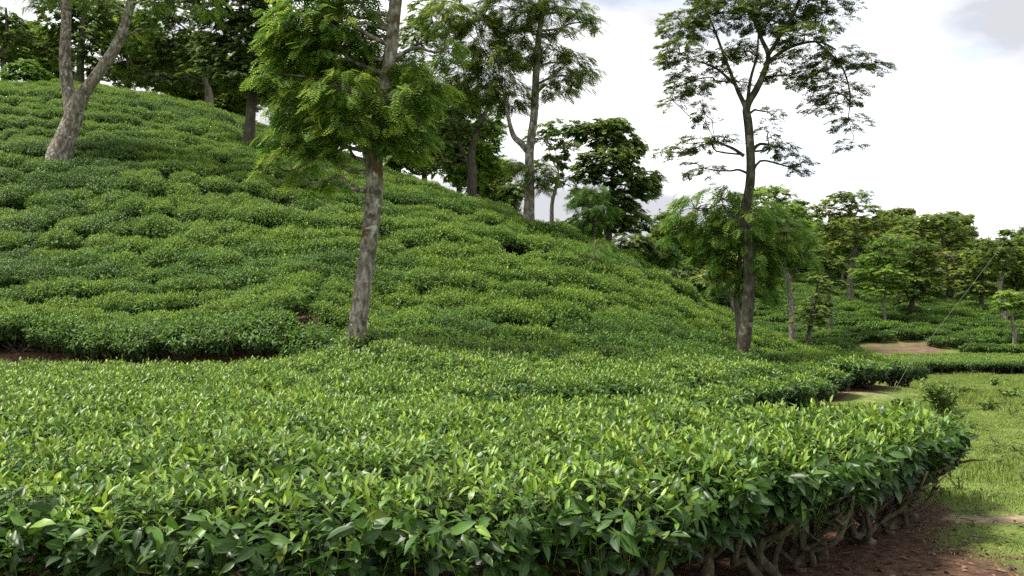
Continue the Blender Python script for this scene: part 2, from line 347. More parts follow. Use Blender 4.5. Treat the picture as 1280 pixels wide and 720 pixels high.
# ------------------------------------------------------------------ tea leaves
def leaf_tpl(bend=.25, width=.2, fold=.12, rows=3, wav=.0):
    """a tea leaf of length 1 along +Y, midrib fold, tip bending down"""
    V = [(0, 0, 0)]; B = [1.0]; rowsy = [(i + 1) / (rows + 1) for i in range(rows)]
    prof = {1: [1.0], 2: [.95, .8], 3: [.80, 1.0, .66]}[rows]
    zb = lambda t: .10 * t - bend * t * t
    for t, pr in zip(rowsy, prof):
        ww = width * pr
        V += [(-ww, t, zb(t) + fold * pr + wav * math.sin(9 * t)), (0, t, zb(t)), (ww, t, zb(t) + fold * pr - wav * math.sin(8 * t))]; B += [0, 1, 0]
    V.append((0, 1, zb(1))); B.append(.8)
    T = [(0, 2, 1), (0, 3, 2)]
    for r in range(rows - 1):
        a = 1 + 3 * r; b = a + 3
        T += [(a, a + 1, b + 1), (a, b + 1, b), (a + 1, a + 2, b + 2), (a + 1, b + 2, b + 1)]
    a = 1 + 3 * (rows - 1); e = len(V) - 1
    T += [(a, a + 1, e), (a + 1, a + 2, e)]
    return np.array(V, float), np.array(T), np.array(B, float)
TPL = [leaf_tpl(.22, .20, .07, 3, .012), leaf_tpl(.42, .21, .05, 3, .02), leaf_tpl(.10, .185, .09, 3, .0), leaf_tpl(.30, .235, .03, 3, .018)]
BUD = leaf_tpl(.06, .15, .07, 2)

def bush_leaves(rng, half=.53, H=.75, low=.36, n_top=330, n_side=520, n_in=230, youth=1.0, roll=.16, big=1.0):
    """leaf list of one flat-topped tea bush: position, axis, normal, size, youth, template, outer flag; plus shoot stems"""
    Lp, La, Ln, Ls, Ly, Lt, Lo = [], [], [], [], [], [], []; stems = []
    def put(p, a, n, s, y, t, o): Lp.append(p); La.append(a); Ln.append(n); Ls.append(s * big); Ly.append(y); Lt.append(t); Lo.append(o)
    def rad(th): return half * (1 + .10 * math.sin(2 * th + 1.3 * half * 9) + .06 * math.sin(5 * th + half * 40))
    for i in range(n_top):
        th = rng.random() * 6.283; r = math.sqrt(rng.random()) * rad(th); q = r / half
        x, y = r * math.cos(th), r * math.sin(th)
        top = H - roll * q ** 4 + rng.normal(0, .022) + (rng.uniform(.02, .07) if rng.random() < .12 else 0) + .035 * math.sin(5 * x + 2) * math.cos(4 * y)
        lean = np.array([x, y, 0]) / half * .35 * q + rng.normal(0, .14, 3) * [1, 1, 0] + [0, 0, 1]; lean /= np.linalg.norm(lean)
        ln = rng.uniform(.12, .20) * (1 + .6 * (big - 1)); base = np.array([x, y, top]) - lean * ln
        fresh = youth * (rng.random() ** .55) * (1 if q < .8 else .8)
        nl = rng.integers(4, 7); ph = rng.random() * 6.283
        stems.append((base, base + lean * ln * .92))
        for k in range(nl):
            f = k / (nl - 1); ang = ph + k * 2.4
            el = math.radians(rng.uniform(-12, 18) * (1 - f) + rng.uniform(24, 72) * f)
            ax = np.array([math.cos(ang) * math.cos(el), math.sin(ang) * math.cos(el), math.sin(el)])
            nr = np.array([-math.cos(ang) * math.sin(el), -math.sin(ang) * math.sin(el), math.cos(el)]) + rng.normal(0, .16, 3)
            s = (rng.uniform(.056, .104) * (1 - f) + rng.uniform(.042, .066) * f)
            y_ = np.clip(fresh * (f ** .85) * 1.0 + rng.normal(.10, .08), 0, 1)
            put(base + lean * ln * (.12 + .88 * f), ax, nr, s, y_, 4 if f == 1 and fresh > .5 else int(rng.integers(0, 4)), f > .25)
    for i in range(n_side):
        th = rng.random() * 6.283; z = low + (H - .05 - low) * rng.random() ** .8; f = (z - low) / (H - low)
        r = rad(th) * (.66 + .38 * f ** .6) * rng.uniform(.82, 1.03)
        ang = th + rng.normal(0, 1.0); el = math.radians(rng.uniform(-70, 38))
        ax = np.array([math.cos(ang) * math.cos(el), math.sin(ang) * math.cos(el), math.sin(el)])
        nr = np.array([math.cos(th) * .8, math.sin(th) * .8, .65]) + rng.normal(0, .45, 3)
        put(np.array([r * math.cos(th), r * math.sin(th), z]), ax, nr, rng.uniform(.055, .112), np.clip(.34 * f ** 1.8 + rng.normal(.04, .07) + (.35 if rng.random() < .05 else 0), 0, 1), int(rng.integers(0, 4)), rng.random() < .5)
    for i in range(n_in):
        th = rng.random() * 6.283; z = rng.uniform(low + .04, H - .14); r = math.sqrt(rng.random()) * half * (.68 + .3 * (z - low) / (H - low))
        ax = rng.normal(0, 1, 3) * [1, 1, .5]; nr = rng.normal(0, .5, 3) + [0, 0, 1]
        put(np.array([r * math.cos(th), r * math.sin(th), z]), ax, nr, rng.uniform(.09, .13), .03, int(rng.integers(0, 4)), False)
    return [np.array(v) for v in (Lp, La, Ln, Ls, Ly, Lt, Lo)], stems
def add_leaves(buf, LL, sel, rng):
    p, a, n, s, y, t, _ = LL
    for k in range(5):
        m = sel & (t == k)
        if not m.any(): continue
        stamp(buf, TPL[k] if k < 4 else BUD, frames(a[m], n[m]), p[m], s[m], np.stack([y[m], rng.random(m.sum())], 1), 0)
def add_stems(buf, stems, mi):
    for b, e in stems:
        d = (e - b); s = norm(np.cross(d, [.3, .8, .1])) * .0026; q = norm(np.cross(d, s)) * .0026
        V = np.array([b + s, b - .5 * s + q, b - .5 * s - q, e + s * .5, e - .25 * s + .5 * q, e - .25 * s - .5 * q])
        buf.add(V, np.array([(0, 1, 4), (0, 4, 3), (1, 2, 5), (1, 5, 4), (2, 0, 3), (2, 3, 5)]), None, mi)
def gnarl(rng, z0, z1, off, r0, r1, n=7, amp=.03):
    t = np.linspace(0, 1, n); p = np.stack([off[0] * t ** 1.2, off[1] * t ** 1.2, z0 + (z1 - z0) * t], 1)
    p[1:-1, :2] += rng.normal(0, amp, (n - 2, 2)); r = r0 + (r1 - r0) * t
    return smooth_path(p, 2), np.interp(np.linspace(0, 1, (n - 1) * 2 + 1), t, r)

# -- inner bushes (one mesh each, own short stem), three shapes
INNER = []
for v in range(4):
    rng = np.random.default_rng(40 + v); LL, st = bush_leaves(rng, half=.54 + .02 * v, low=.38, n_top=300, n_side=260, n_in=170, big=1.2)
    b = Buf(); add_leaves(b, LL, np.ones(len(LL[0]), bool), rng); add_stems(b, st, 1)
    p_, r_ = gnarl(rng, -.12, .3, (.02, .03), .07, .055); tube(b, p_, r_, 7, 2, .25, rng)
    for k in range(5):
        an = k * 1.257 + rng.random(); q, rr = gnarl(rng, .26, .64, (.36 * math.cos(an), .36 * math.sin(an)), .035, .012); tube(b, q, rr, 5, 2, .2, rng)
    INNER.append(b.mesh('tea_bush', [TEA, TEA_STEM, TEA_WOOD]))
HILL = []
for v, yo in enumerate((1.0, 1.05, .85, .5, .25, .38)):
    rng = np.random.default_rng(140 + v); LL, st = bush_leaves(rng, half=.47 + .012 * v, low=.22, H=.62, n_top=290, n_side=330, n_in=120, youth=yo, roll=.15)
    b = Buf(); add_leaves(b, LL, np.ones(len(LL[0]), bool), rng); add_stems(b, st, 1)
    p_, r_ = gnarl(rng, -.25, .25, (.02, .03), .05, .04); tube(b, p_, r_, 6, 2, .25, rng)
    for k in range(4):
        an = k * 1.57 + rng.random(); q, rr = gnarl(rng, .2, .5, (.26 * math.cos(an), .26 * math.sin(an)), .025, .01); tube(b, q, rr, 5, 2, .2, rng)
    HILL.append(b.mesh('tea_bush', [TEA_SLOPE, TEA_STEM, TEA_WOOD]))
# -- edge bushes: foliage mesh + trunk + branches (+ loose leaves that can be picked apart)
LEAFMESH = {}
def leaf_mesh(t, band):
    if (t, band) not in LEAFMESH:
        b = Buf(); stamp(b, TPL[t] if t < 4 else BUD, np.eye(3)[None], np.zeros((1, 3)), np.ones(1), np.array([[(.06, .3, .55, .85)[band], (.5, .35, .6, .5)[band]]]))
        LEAFMESH[(t, band)] = b.mesh('leaf', [TEA])
    return LEAFMESH[(t, band)]
EDGE = []
for v in range(10):
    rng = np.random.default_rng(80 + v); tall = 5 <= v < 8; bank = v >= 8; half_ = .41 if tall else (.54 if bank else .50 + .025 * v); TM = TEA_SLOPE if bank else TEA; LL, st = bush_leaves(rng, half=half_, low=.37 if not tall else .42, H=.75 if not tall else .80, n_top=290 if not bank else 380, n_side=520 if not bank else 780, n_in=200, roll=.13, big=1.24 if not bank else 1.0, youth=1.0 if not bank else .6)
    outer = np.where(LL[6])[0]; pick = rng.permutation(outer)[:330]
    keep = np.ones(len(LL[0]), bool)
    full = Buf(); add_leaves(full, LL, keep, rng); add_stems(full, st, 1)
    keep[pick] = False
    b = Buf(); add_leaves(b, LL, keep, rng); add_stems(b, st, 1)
    loose = [(LL[0][i], frames(LL[1][i][None], LL[2][i][None])[0], float(LL[3][i]), int(LL[5][i]), int(min(3, LL[4][i] * 4))) for i in pick]
    tb = Buf(); stump = (v % 2 == 0) or v == 5; fork = rng.uniform(.05, .11) if stump else rng.uniform(.20, .28)
    p_, r_ = gnarl(rng, -.15, fork + .06, (rng.normal(0, .07), rng.normal(0, .07)), rng.uniform(.046, .058), .03, n=9, amp=.016); r_[:6] *= [1.5, 1.45, 1.35, 1.22, 1.1, 1.04]; tube(tb, p_, r_, 11, 0, .30, rng)
    brs = []; nb = 6
    for k in range(nb):
        an = k * 6.283 / nb + rng.normal(0, .4); bb = Buf(); R_ = rng.uniform(.22, .42); ztop = rng.uniform(.55, .68)
        t_ = np.linspace(0, 1, 8); q = np.stack([R_ * np.cos(an) * t_ ** .9, R_ * np.sin(an) * t_ ** .9, fork - .05 + (ztop - fork) * t_ ** 1.25], 1)
        q[1:-1] += rng.normal(0, .034, (6, 3)); q[:, :2] += p_[-2, :2]; q = smooth_path(q, 2); rr = np.linspace(rng.uniform(.022, .036) if stump else rng.uniform(.016, .026), .009, len(q))
        tube(bb, q, rr, 8, 0, .3, rng)
        for j in range(5):
            i0 = int(rng.integers(4, 12)); e = q[i0] + np.array([math.cos(an + rng.normal(0, 1.2)) * .16, math.sin(an + rng.normal(0, 1.2)) * .16, rng.uniform(.02, .2)])
            tube(bb, np.array([q[i0], (q[i0] + e) / 2 + rng.normal(0, .014, 3), e]), [.013, .009, .005], 5, 0, .2, rng)
        brs.append(bb.mesh('branch', [TEA_WOOD]))
    EDGE.append(dict(full=full.mesh('foliage', [TM, TEA_STEM]), thin=b.mesh('foliage', [TEA, TEA_STEM]), loose=loose, trunk=tb.mesh('trunk', [TEA_WOOD]), br=brs))

def slope_rot(x, y, spin, follow=.6):
    e = .5; nx_ = -(gz(x + e, y) - gz(x - e, y)) / (2 * e) * follow; ny_ = -(gz(x, y + e) - gz(x, y - e)) / (2 * e) * follow
    q = Vector((0, 0, 1)).rotation_difference(Vector((nx_, ny_, 1)).normalized())
    return (q.to_matrix() @ Matrix.Rotation(spin, 3, 'Z')).to_euler()
def edge_bush(x, y, v, spin, sc, label, group, leaves=0, follow=.5, zs_=1.0, sink=0.0):
    E = EDGE[v]; o = empty('tea_bush', (x, y, gz(x, y) - sink)); o.rotation_euler = slope_rot(x, y, spin, follow); o.scale = (sc, sc, sc * zs_)
    tag(o, label, 'tea bush', group)
    f = link('foliage', E['thin'] if leaves else E['full'], o); tag(f, kind='stuff')
    link('trunk', E['trunk'], o)
    for m in E['br']: link('branch', m, o)
    if leaves:
        M = o.rotation_euler.to_matrix(); n = 0
        for p_, R_, s_, t_, bd in E['loose']:
            wv = M @ Vector(p_); wv *= sc
            px, py = to_px(x + wv.x, y + wv.y, o.location.z + wv.z)
            near = (wv.x * x + wv.y * y) / math.hypot(x, y)
            if n >= leaves or near > .3 or not (-30 < px < 1310 and py < 740): continue
            if p_[2] < .6 and near > -.12: continue
            l = link('leaf', leaf_mesh(t_, bd), o); m = Matrix(R_.tolist()).to_4x4() @ Matrix.Scale(s_, 4); m.translation = Vector(p_); l.matrix_local = m; n += 1
    return o

taken = []
LB_TRUNK = 'tea bush with gnarled bare trunk showing under dark leaves above bare brown soil'
LB_FRONT = 'tea bush with large glossy leaves on the near face of the flat-topped block'
for i, (x, y) in enumerate(FRONT):
    trunkend = i >= 11
    lab, grp = (LB_TRUNK, 'bare-trunked bushes at the block end') if trunkend else (LB_FRONT, 'bushes along the near face of the block')
    if to_px(x + .6, y, .75)[0] < -60: continue
    edge_bush(x, y, 5 + i % 3 if trunkend else i % 5, RNG.random() * 6.28, 1.0, lab, grp, leaves=170)
    taken.append((x, y))
for i, (x, y) in enumerate(FARSIDE):
    edge_bush(x, y, (i + 2) % 5, RNG.random() * 6.28, .95, 'tea bush on the grassy track side of the flat-topped block', 'bushes along the track side of the block', leaves=60 if i < 2 else 0); taken.append((x, y))
for i, (x, y) in enumerate(TOE):
    edge_bush(x, y, i % 5, RNG.random() * 6.28, .98 if i < 12 else .85, 'tea bush on the clipped outer edge of the strip at the hill foot', 'bushes along the hill foot strip', sink=.16 if i < 11 else .06); taken.append((x, y))
for i, (x, y) in enumerate(BANKEDGE):
    if to_px(x, y, 1)[0] < -90: continue
    edge_bush(x, y, 8 + i % 2, RNG.random() * 6.28, 1.18, 'tea bush overhanging the bare brown earth bank below the hillside', 'bushes on top of the earth bank', sink=.16 + .20 * float(sstep(-10.5, -8, x))); taken.append((x, y))
for i, x in enumerate(np.arange(-11.2, -3.6, .8)):
    y = 16.9 - .1 * (i % 2); taken.append((x, y))
    edge_bush(x, y, i % 5, RNG.random() * 6.28, 1.0, 'tea bush on the far edge of the flat-topped block facing the earth bank', 'bushes on the far edge of the block')

# -- the rest of the bushes, row by row
cand = []
def rows(y0, y1, dy, dx, x0, x1, tilt, jit, wob, keep):
    y = y0; k = 0
    while y < y1:
        xs_ = np.arange(x0 + RNG.random() * dx, x1, dx)
        for x in xs_:
            xx = x + RNG.normal(0, jit); yy = y + tilt * x + wob * math.sin(x * .31 + k * .5) + wob * .8 * (vnoise(x * .4, k * 1.7) - .5) * 2 + RNG.normal(0, jit * .6)
            cand.append((xx, float(yy), keep, k))
        y += dy * RNG.uniform(.92, 1.1); k += 1
rows(4.9, 18.0, .80, .80, -14, 5, 0.0, .07, .05, 0)
rows(18.0, 47, .74, .56, -30, 10, 0.02, .09, .30, 1)
tk = np.array(taken)
C_ = np.array([c[:2] for c in cand]); ins = poly_dist(C_[:, 0], C_[:, 1], POLY)
zz = ground(C_[:, 0], C_[:, 1]); pxs, pys = to_px(C_[:, 0], C_[:, 1], zz + .7)
placed = [list(t) for t in taken]; near_list = []; 
TREES_AT = []
for i in np.argsort(C_[:, 1]):
    x, y = C_[i]
    zone = cand[i][2]
    if (zone == 0 and y >= 18.0) or (zone == 1 and y < 17.6): continue
    if ins[i] < (.12 if y > 10 else .2) or pxs[i] < -150 or pxs[i] > 1330: continue
    if zone == 1 and (RNG.random() < .02 or vnoise(x * .55 + 9, y * .8) > .93): continue
    if np.min(np.sum((np.array(placed[-400:]) - [x, y]) ** 2, axis=1)) < (.50 if zone == 0 else .36) ** 2: continue
    if y < 26 and np.min(np.hypot(tk[:, 0] - x, tk[:, 1] - y)) < .52: continue
    placed.append([x, y]); near_list.append((x, y, zz[i] + (0.36 * (float(vnoise(x * .16 + 3.7 * cand[i][3], cand[i][3] * 3.1 + .5)) - .55) - .05 if zone else 0), zone))
n_edge = len([o for o in COL.objects if o.name.startswith('tea_bush')])
n_ind = max(0, 298 - n_edge)
vis = sorted(range(len(near_list)), key=lambda i: near_list[i][1] + (100 if not -20 < to_px(near_list[i][0], near_list[i][1], near_list[i][2] + .7)[0] < 1300 else 0))
indiv = set(vis[:n_ind])
def bush_scale(x, y, zone):
    return RNG.uniform(.94, 1.06) if zone == 0 else RNG.uniform(.88, 1.12) * (.90 + .24 * float(vnoise(x * .3, y * .3)))
rest = []
for i, (x, y, z, zone) in enumerate(near_list):
    s = bush_scale(x, y, zone); r = slope_rot(x, y, RNG.random() * 6.28, .8 if zone else .6); v = int(RNG.integers(0, 4))
    if zone: q = float(fbm(x * .22 + 50, y * .3 + 20, 2)) + RNG.normal(0, .07); v = int(RNG.integers(0, 3)) if q < .67 else (3 if q < .75 else int(RNG.integers(4, 6)))
    hz = (s * RNG.uniform(.95, 1.06) if zone == 0 else s * RNG.uniform(.9, 1.15))
    if i in indiv:
        land = None
        if math.hypot(x + 2.86, y - 17) < 1.15: land = ('tea bush crowding round the pale feathery trunk at the hill foot', 'bushes round the pale feathery trunk')
        elif math.hypot(x - 5.55, y - 22) < 1.2: land = ('tea bush crowding round the slender airy tree trunk', 'bushes round the airy trunk')
        elif zone == 0 and y < 11 and poly_dist([x], [y], POLY)[0] < 1.1 and x > 0: land = ('tea bush just inside the bare-trunked end of the flat-topped block', 'bushes just inside the block end')
        elif x > 6.2 and y > 19: land = ('tea bush at the narrow tip of the hill foot strip by the bare mound', 'bushes at the strip tip')
        o = link('tea_bush', (HILL if zone else INNER)[v]); o.location = (x, y, z - (.05 if zone else 0)); o.rotation_euler = r; o.scale = (s, s, hz)
        if land: tag(o, land[0], 'tea bush', land[1])
        elif zone == 0 and (y < 11 or x < -1.2) and y < 16.9: tag(o, 'tea bush merged into the even plucking table of the flat-topped block', 'tea bush', 'bushes inside the flat-topped block')
        elif x > -3 : tag(o, 'tea bush in the gently rising strip between path and steep hillside', 'tea bush', 'bushes inside the hill foot strip')
        else: tag(o, 'tea bush low on the hillside just above the bank edge', 'tea bush', 'bushes low on the hillside')
    else: rest.append((x, y, z - .06, r, s, hz, v + (0 if zone else 6)))

def scatter(name, pts, variants, label=None, cat=None):
    """one stuff object: points that carry instances of real meshes"""
    me = bpy.data.meshes.new(name); me.vertices.add(len(pts)); me.vertices.foreach_set('co', np.array([p[:3] for p in pts], np.float32).ravel())
    a = me.attributes.new('rot', 'FLOAT_VECTOR', 'POINT'); a.data.foreach_set('vector', np.array([tuple(p[3]) for p in pts], np.float32).ravel())
    a = me.attributes.new('scl', 'FLOAT_VECTOR', 'POINT'); a.data.foreach_set('vector', np.array([(p[4], p[4], p[5]) for p in pts], np.float32).ravel())
    a = me.attributes.new('vid', 'INT', 'POINT'); a.data.foreach_set('value', np.array([p[6] for p in pts], np.int32))
    o = link(name, me); tag(o, label, cat, kind='stuff')
    ng = bpy.data.node_groups.new(name, 'GeometryNodeTree')
    ng.interface.new_socket('Geometry', in_out='INPUT', socket_type='NodeSocketGeometry'); ng.interface.new_socket('Geometry', in_out='OUTPUT', socket_type='NodeSocketGeometry')
    gi = N(ng, 'NodeGroupInput'); go = N(ng, 'NodeGroupOutput'); ip = N(ng, 'GeometryNodeInstanceOnPoints'); ip.inputs['Pick Instance'].default_value = True
    jn = N(ng, 'GeometryNodeJoinGeometry'); L = ng.links.new
    for vo in reversed(variants):
        oi = N(ng, 'GeometryNodeObjectInfo'); oi.inputs['Object'].default_value = vo; oi.inputs['As Instance'].default_value = True; oi.transform_space = 'ORIGINAL'
        L(oi.outputs['Geometry'], jn.inputs[0])
    def attr(nm, ty):
        n = N(ng, 'GeometryNodeInputNamedAttribute'); n.data_type = ty; n.inputs['Name'].default_value = nm; return n.outputs[0]
    L(gi.outputs[0], ip.inputs['Points']); L(jn.outputs[0], ip.inputs['Instance'])
    L(attr('rot', 'FLOAT_VECTOR'), ip.inputs['Rotation']); L(attr('scl', 'FLOAT_VECTOR'), ip.inputs['Scale']); L(attr('vid', 'INT'), ip.inputs['Instance Index'])
    L(ip.outputs[0], go.inputs[0])
    md = o.modifiers.new('scatter', 'NODES'); md.node_group = ng
    return o
src = []
for m in HILL + INNER: src.append(bpy.data.objects.new('tea_source', m))        # not linked to the scene
scatter('hillside_tea', rest, src, 'dense green tea bushes carpeting the steep hillside', 'tea bushes')
# far tea: the straight clipped row across the meadow and the opposite slope
far = []
for x in np.arange(11.5, 42, .75):
    for y in np.arange(51.9, 58.6, 1.0):
        if y < 52.1 or RNG.random() < .97:
            xx, yy = x + RNG.normal(0, .08), y + RNG.normal(0, .08); far.append((xx, yy, gz(xx, yy), (0, 0, RNG.random() * 6.28), 1.1, 1.02, 6 + int(RNG.integers(0, 4))))
scatter('clipped_tea_row', far, src, 'long low clipped tea row running across the far side of the meadow', 'tea row')
far = []; y = 61.2; k = 0
while y < 122:
    for x in np.arange(5, 62, 1.08):
        xx = x + RNG.normal(0, .2); yy = y + 1.2 * math.sin(x * .16 + k * .35) + RNG.normal(0, .15)
        if vnoise(xx * .22 + 40, yy * .22) > .80 or RNG.random() < .04: continue
        if xx < .17 * yy - 3 or (yy < 64.0 and 23.3 < xx < 30.3) or yy < 60.6: continue
        s = RNG.uniform(1.25, 1.75); far.append((xx, yy, gz(xx, yy) - .32, (0, 0, RNG.random() * 6.28), s * 1.25, s * 1.05, int(RNG.integers(2, 6))))
    y += 1.9 if y < 95 else 2.6; k += 1
scatter('far_slope_tea', far, src, 'dark tea rows on the opposite slope beneath the far trees', 'tea bushes')

# ------------------------------------------------------------------ grass, litter, weeds
def grass_patch(rng, n=340, rad=.42, h=(.02, .045)):
    b = Buf(); th = rng.random(n) * 6.283; r = np.sqrt(rng.random(n)) * rad
    base = np.stack([r * np.cos(th), r * np.sin(th), np.full(n, -.01)], 1)
    an = rng.random(n) * 6.283; ln = rng.uniform(*h, n); lean = rng.uniform(.15, .95, n)
    tip = base + np.stack([np.cos(an) * lean, np.sin(an) * lean, np.ones(n) * .85], 1) * ln[:, None]
    sd_ = np.stack([-np.sin(an), np.cos(an), np.zeros(n)], 1) * .0045
    md = (base + tip) / 2 + [0, 0, .006]
    V = np.stack([base - sd_, base + sd_, md + sd_ * .8, md - sd_ * .8, tip], 1)
    T = np.array([(0, 1, 2), (0, 2, 3), (3, 2, 4)])[None] + (np.arange(n) * 5)[:, None, None]
    C = np.zeros((n, 5, 4)); C[:, :, 0] = np.clip(rng.normal(.42, .25, n), 0, 1)[:, None]; C[:, :, 1] = rng.random(n)[:, None]
    b.add(V.reshape(-1, 3), T.reshape(-1, 3), C.reshape(-1, 4)); return b.mesh('grass_patch', [GRASS])
gs = [bpy.data.objects.new('grass_source', grass_patch(np.random.default_rng(5 + i))) for i in range(3)]
gs += [bpy.data.objects.new('grass_source', grass_patch(np.random.default_rng(15 + i), 150, .34, (.06, .14))) for i in range(2)]
pts = []
for y0, y1, step in ((4.4, 12, .36), (12, 24, .46), (24, 52, .72)):
    for y in np.arange(y0, y1, step):
        for x in np.arange(-1.5, 34, step):
            xx, yy = x + RNG.normal(0, step * .35), y + RNG.normal(0, step * .35)
            q = to_px(xx, yy, 0)[0]
            if q > (1750 if yy < 26 else 1420) or (q < 560): continue
            pts.append((xx, yy))
pa = np.array(pts); ins = poly_dist(pa[:, 0], pa[:, 1], POLY); zg = ground(pa[:, 0], pa[:, 1]); fr = poly_dist(pa[:, 0], pa[:, 1], FARROW)
soilv = np.exp(-(((pa[:, 0] - 2.4) / .88) ** 2 + ((pa[:, 1] - 6.05) / .95) ** 2)) * 1.25 * (pa[:, 1] < 7.6)
dryv = np.exp(-((pa[:, 1] - 7.35 + .12 * (pa[:, 0] - 4.2)) / .27) ** 2) * 1.1 * (pa[:, 0] > 3.2)
dryv = np.maximum(dryv, .62 * np.exp(-(((pa[:, 0] - 7.6) / 1.3) ** 2 + ((pa[:, 1] - 19.9) / 1.5) ** 2)))
nn = fbm(pa[:, 0] * 1.3, pa[:, 1] * 1.3)
gl = []
for i in range(len(pa)):
    if ins[i] > -.35 or fr[i] > -.2: continue
    if max(soilv[i], dryv[i]) + (nn[i] - .5) * .9 > .42: continue
    x, y = pa[i]; near = y < 7.25
    s = (1 + max(0, y - 12) * .035) * RNG.uniform(.8, 1.25); tall = float(vnoise(x * .8 + 5, y * .5)) > .78 and y > 8.3
    v = int(RNG.integers(3, 5)) if tall else int(RNG.integers(0, 3))
    gl.append((x, y, zg[i], (0, 0, RNG.random() * 6.28), s, s * (.55 if near else .95) * RNG.uniform(.7, 1.2), v))
scatter('meadow_grass', gl, gs, 'short uneven green grass covering the open meadow', 'grass')
# fallen leaves and twigs under the block end
b = Buf(); n = 1500; xx = RNG.uniform(.6, 5.0, n); yy = RNG.uniform(4.6, 8.3, n)
k = np.exp(-(((xx - 2.9) / 1.5) ** 2 + ((yy - 6.2) / 1.2) ** 2)) > RNG.random(n) * .9; xx, yy = xx[k], yy[k]
pp = np.stack([xx, yy, ground(xx, yy) + .012], 1); n = len(pp)
stamp(b, TPL[1], frames(np.stack([RNG.normal(0, 1, n), RNG.normal(0, 1, n), RNG.normal(0, .12, n)], 1), np.stack([RNG.normal(0, .3, n), RNG.normal(0, .3, n), np.ones(n)], 1)), pp, RNG.uniform(.025, .075, n), np.stack([RNG.random(n) ** 2, RNG.random(n)], 1))
for i in range(130):
    x, y = RNG.uniform(1.0, 4.4), RNG.uniform(5.0, 7.8); a = RNG.random() * 6.28; l = RNG.uniform(.06, .22); z = gz(x, y) + .012
    tube(b, np.array([(x, y, z), (x + math.cos(a) * l * .5, y + math.sin(a) * l * .5, z + .012), (x + math.cos(a + .3) * l, y + math.sin(a + .3) * l, z + .004)]), [.004, .0035, .002], 4, 1)
tag(link('leaf_litter', b.mesh('leaf_litter', [DEAD, TEA_WOOD])), 'dry brown fallen leaves and twigs on the soil under the bushes', 'leaf litter', kind='stuff')
# a few stones beside the trunks
for x, y, s in ((1.93, 6.25, .05), (2.35, 5.75, .025), (3.35, 6.7, .02)):
    b = Buf(); th = np.linspace(0, 6.283, 8, endpoint=False); V = [(0, 0, .6)]; 
    for r_, z_ in ((.7, .45), (1, .05), (.9, -.4)): V += [(r_ * math.cos(t) * RNG.uniform(.8, 1.15), .75 * r_ * math.sin(t) * RNG.uniform(.8, 1.15), z_ + RNG.normal(0, .06)) for t in th]
    T = [(0, 1 + j, 1 + (j + 1) % 8) for j in range(8)]
    for q in range(2):
        for j in range(8): a_, c_ = 1 + 8 * q + j, 1 + 8 * q + (j + 1) % 8; T += [(a_, a_ + 8, c_ + 8), (a_, c_ + 8, c_)]
    b.add(np.array(V) * s, np.array(T)); o = link('stone', b.mesh('stone', [STONE], False)); o.location = (x, y, gz(x, y) + s * .2)
    tag(o, {.05: 'grey fist-sized stone lying beside a tea trunk', .025: 'small grey pebble on the soil in front of the tea trunks', .02: 'tiny grey pebble at the edge of the bare soil'}[s], 'stone')

# weeds in the meadow
def weed(x, y, h, rad, n, label, seed, size=.10, youth=.5, name='weed', mat=WEED):
    rng = np.random.default_rng(seed); o = empty(name, (x, y, gz(x, y))); tag(o, label, 'weed', None)
    sb, lb = Buf(), Buf(); m = max(6, n // 14); pp, aa, nn_ = [], [], []
    for i in range(m):
        a = rng.random() * 6.283; e = np.array([math.cos(a) * rad * rng.random(), math.sin(a) * rad * rng.random(), h * rng.uniform(.55, 1.0)])
        path = smooth_path([np.array([e[0] * .2, e[1] * .2, -.03]), e * [.5, .5, .55], e], 3); tube(sb, path, np.linspace(.007, .003, len(path)), 4, 0)
        for j in range(n // m):
            t = rng.uniform(.25, 1); q = path[int(t * (len(path) - 1))] + rng.normal(0, .02, 3); an = rng.random() * 6.283; el = rng.uniform(-.5, .7)
            pp.append(q); aa.append([math.cos(an) * math.cos(el), math.sin(an) * math.cos(el), math.sin(el)]); nn_.append(np.array([0, 0, 1]) + rng.normal(0, .35, 3))
    pp, aa, nn_ = map(np.array, (pp, aa, nn_)); k = len(pp)
    stamp(lb, TPL[0], frames(aa, nn_), pp, rng.uniform(.6, 1.3, k) * size, np.stack([np.clip(rng.normal(youth, .2, k), 0, 1), rng.random(k)], 1))
    link('stems', sb.mesh('stems', [TEA_STEM]), o); tag(link('foliage', lb.mesh('foliage', [mat]), o), kind='stuff'); return o
def at_ground(px, py):
    lo = None
    for d in np.arange(5, 120, .1):
        q = P(px, py, d)
        if q[2] <= gz(q[0], d): return q[0], d
    return q[0], d
for i, (px, py, h, r_, n, lab) in enumerate([
        (1178, 517, .66, .52, 620, 'tall leafy green weed clump beside the rounded end of the tea block'),
        (1128, 512, .22, .30, 160, 'low dark green creeping weed at the foot of the bare mound'),
        (1243, 482, .30, .45, 170, 'upright straggly weeds on top of the grassy hump'),
        (1212, 492, .16, .5, 150, 'low spreading weeds on the slope of the grassy hump'),
        (1268, 496, .18, .5, 150, 'loose patch of weeds just beyond the grassy hump'),
        (1236, 512, .16, .30, 90, 'small dark weed in the dip below the grassy hump'),
        (1270, 462, .26, .6, 120, 'weedy tuft in front of the clipped tea row'),
        (1190, 530, .22, .35, 120, 'thin grassy weed between the tall clump and the open lawn')]):
    x, y = at_ground(px, py); weed(x, y, h, r_, n, lab, 300 + i, size=.07 + .002 * y, youth=.7)

for i in range(26):
    px, py = RNG.uniform(1150, 1290), RNG.uniform(470, 625)
    x, y = at_ground(px, py)
    if poly_dist([x], [y], POLY)[0] > -.6: continue
    o = weed(x, y, RNG.uniform(.05, .13) * (1 + y * .03), RNG.uniform(.07, .2) * (1 + y * .04), 46, 'small low weed tuft sprouting in the open lawn', 340 + i, size=.035 + .0016 * y, youth=.5, name='weed_tuft'); o['group'] = 'small weed tufts in the lawn'
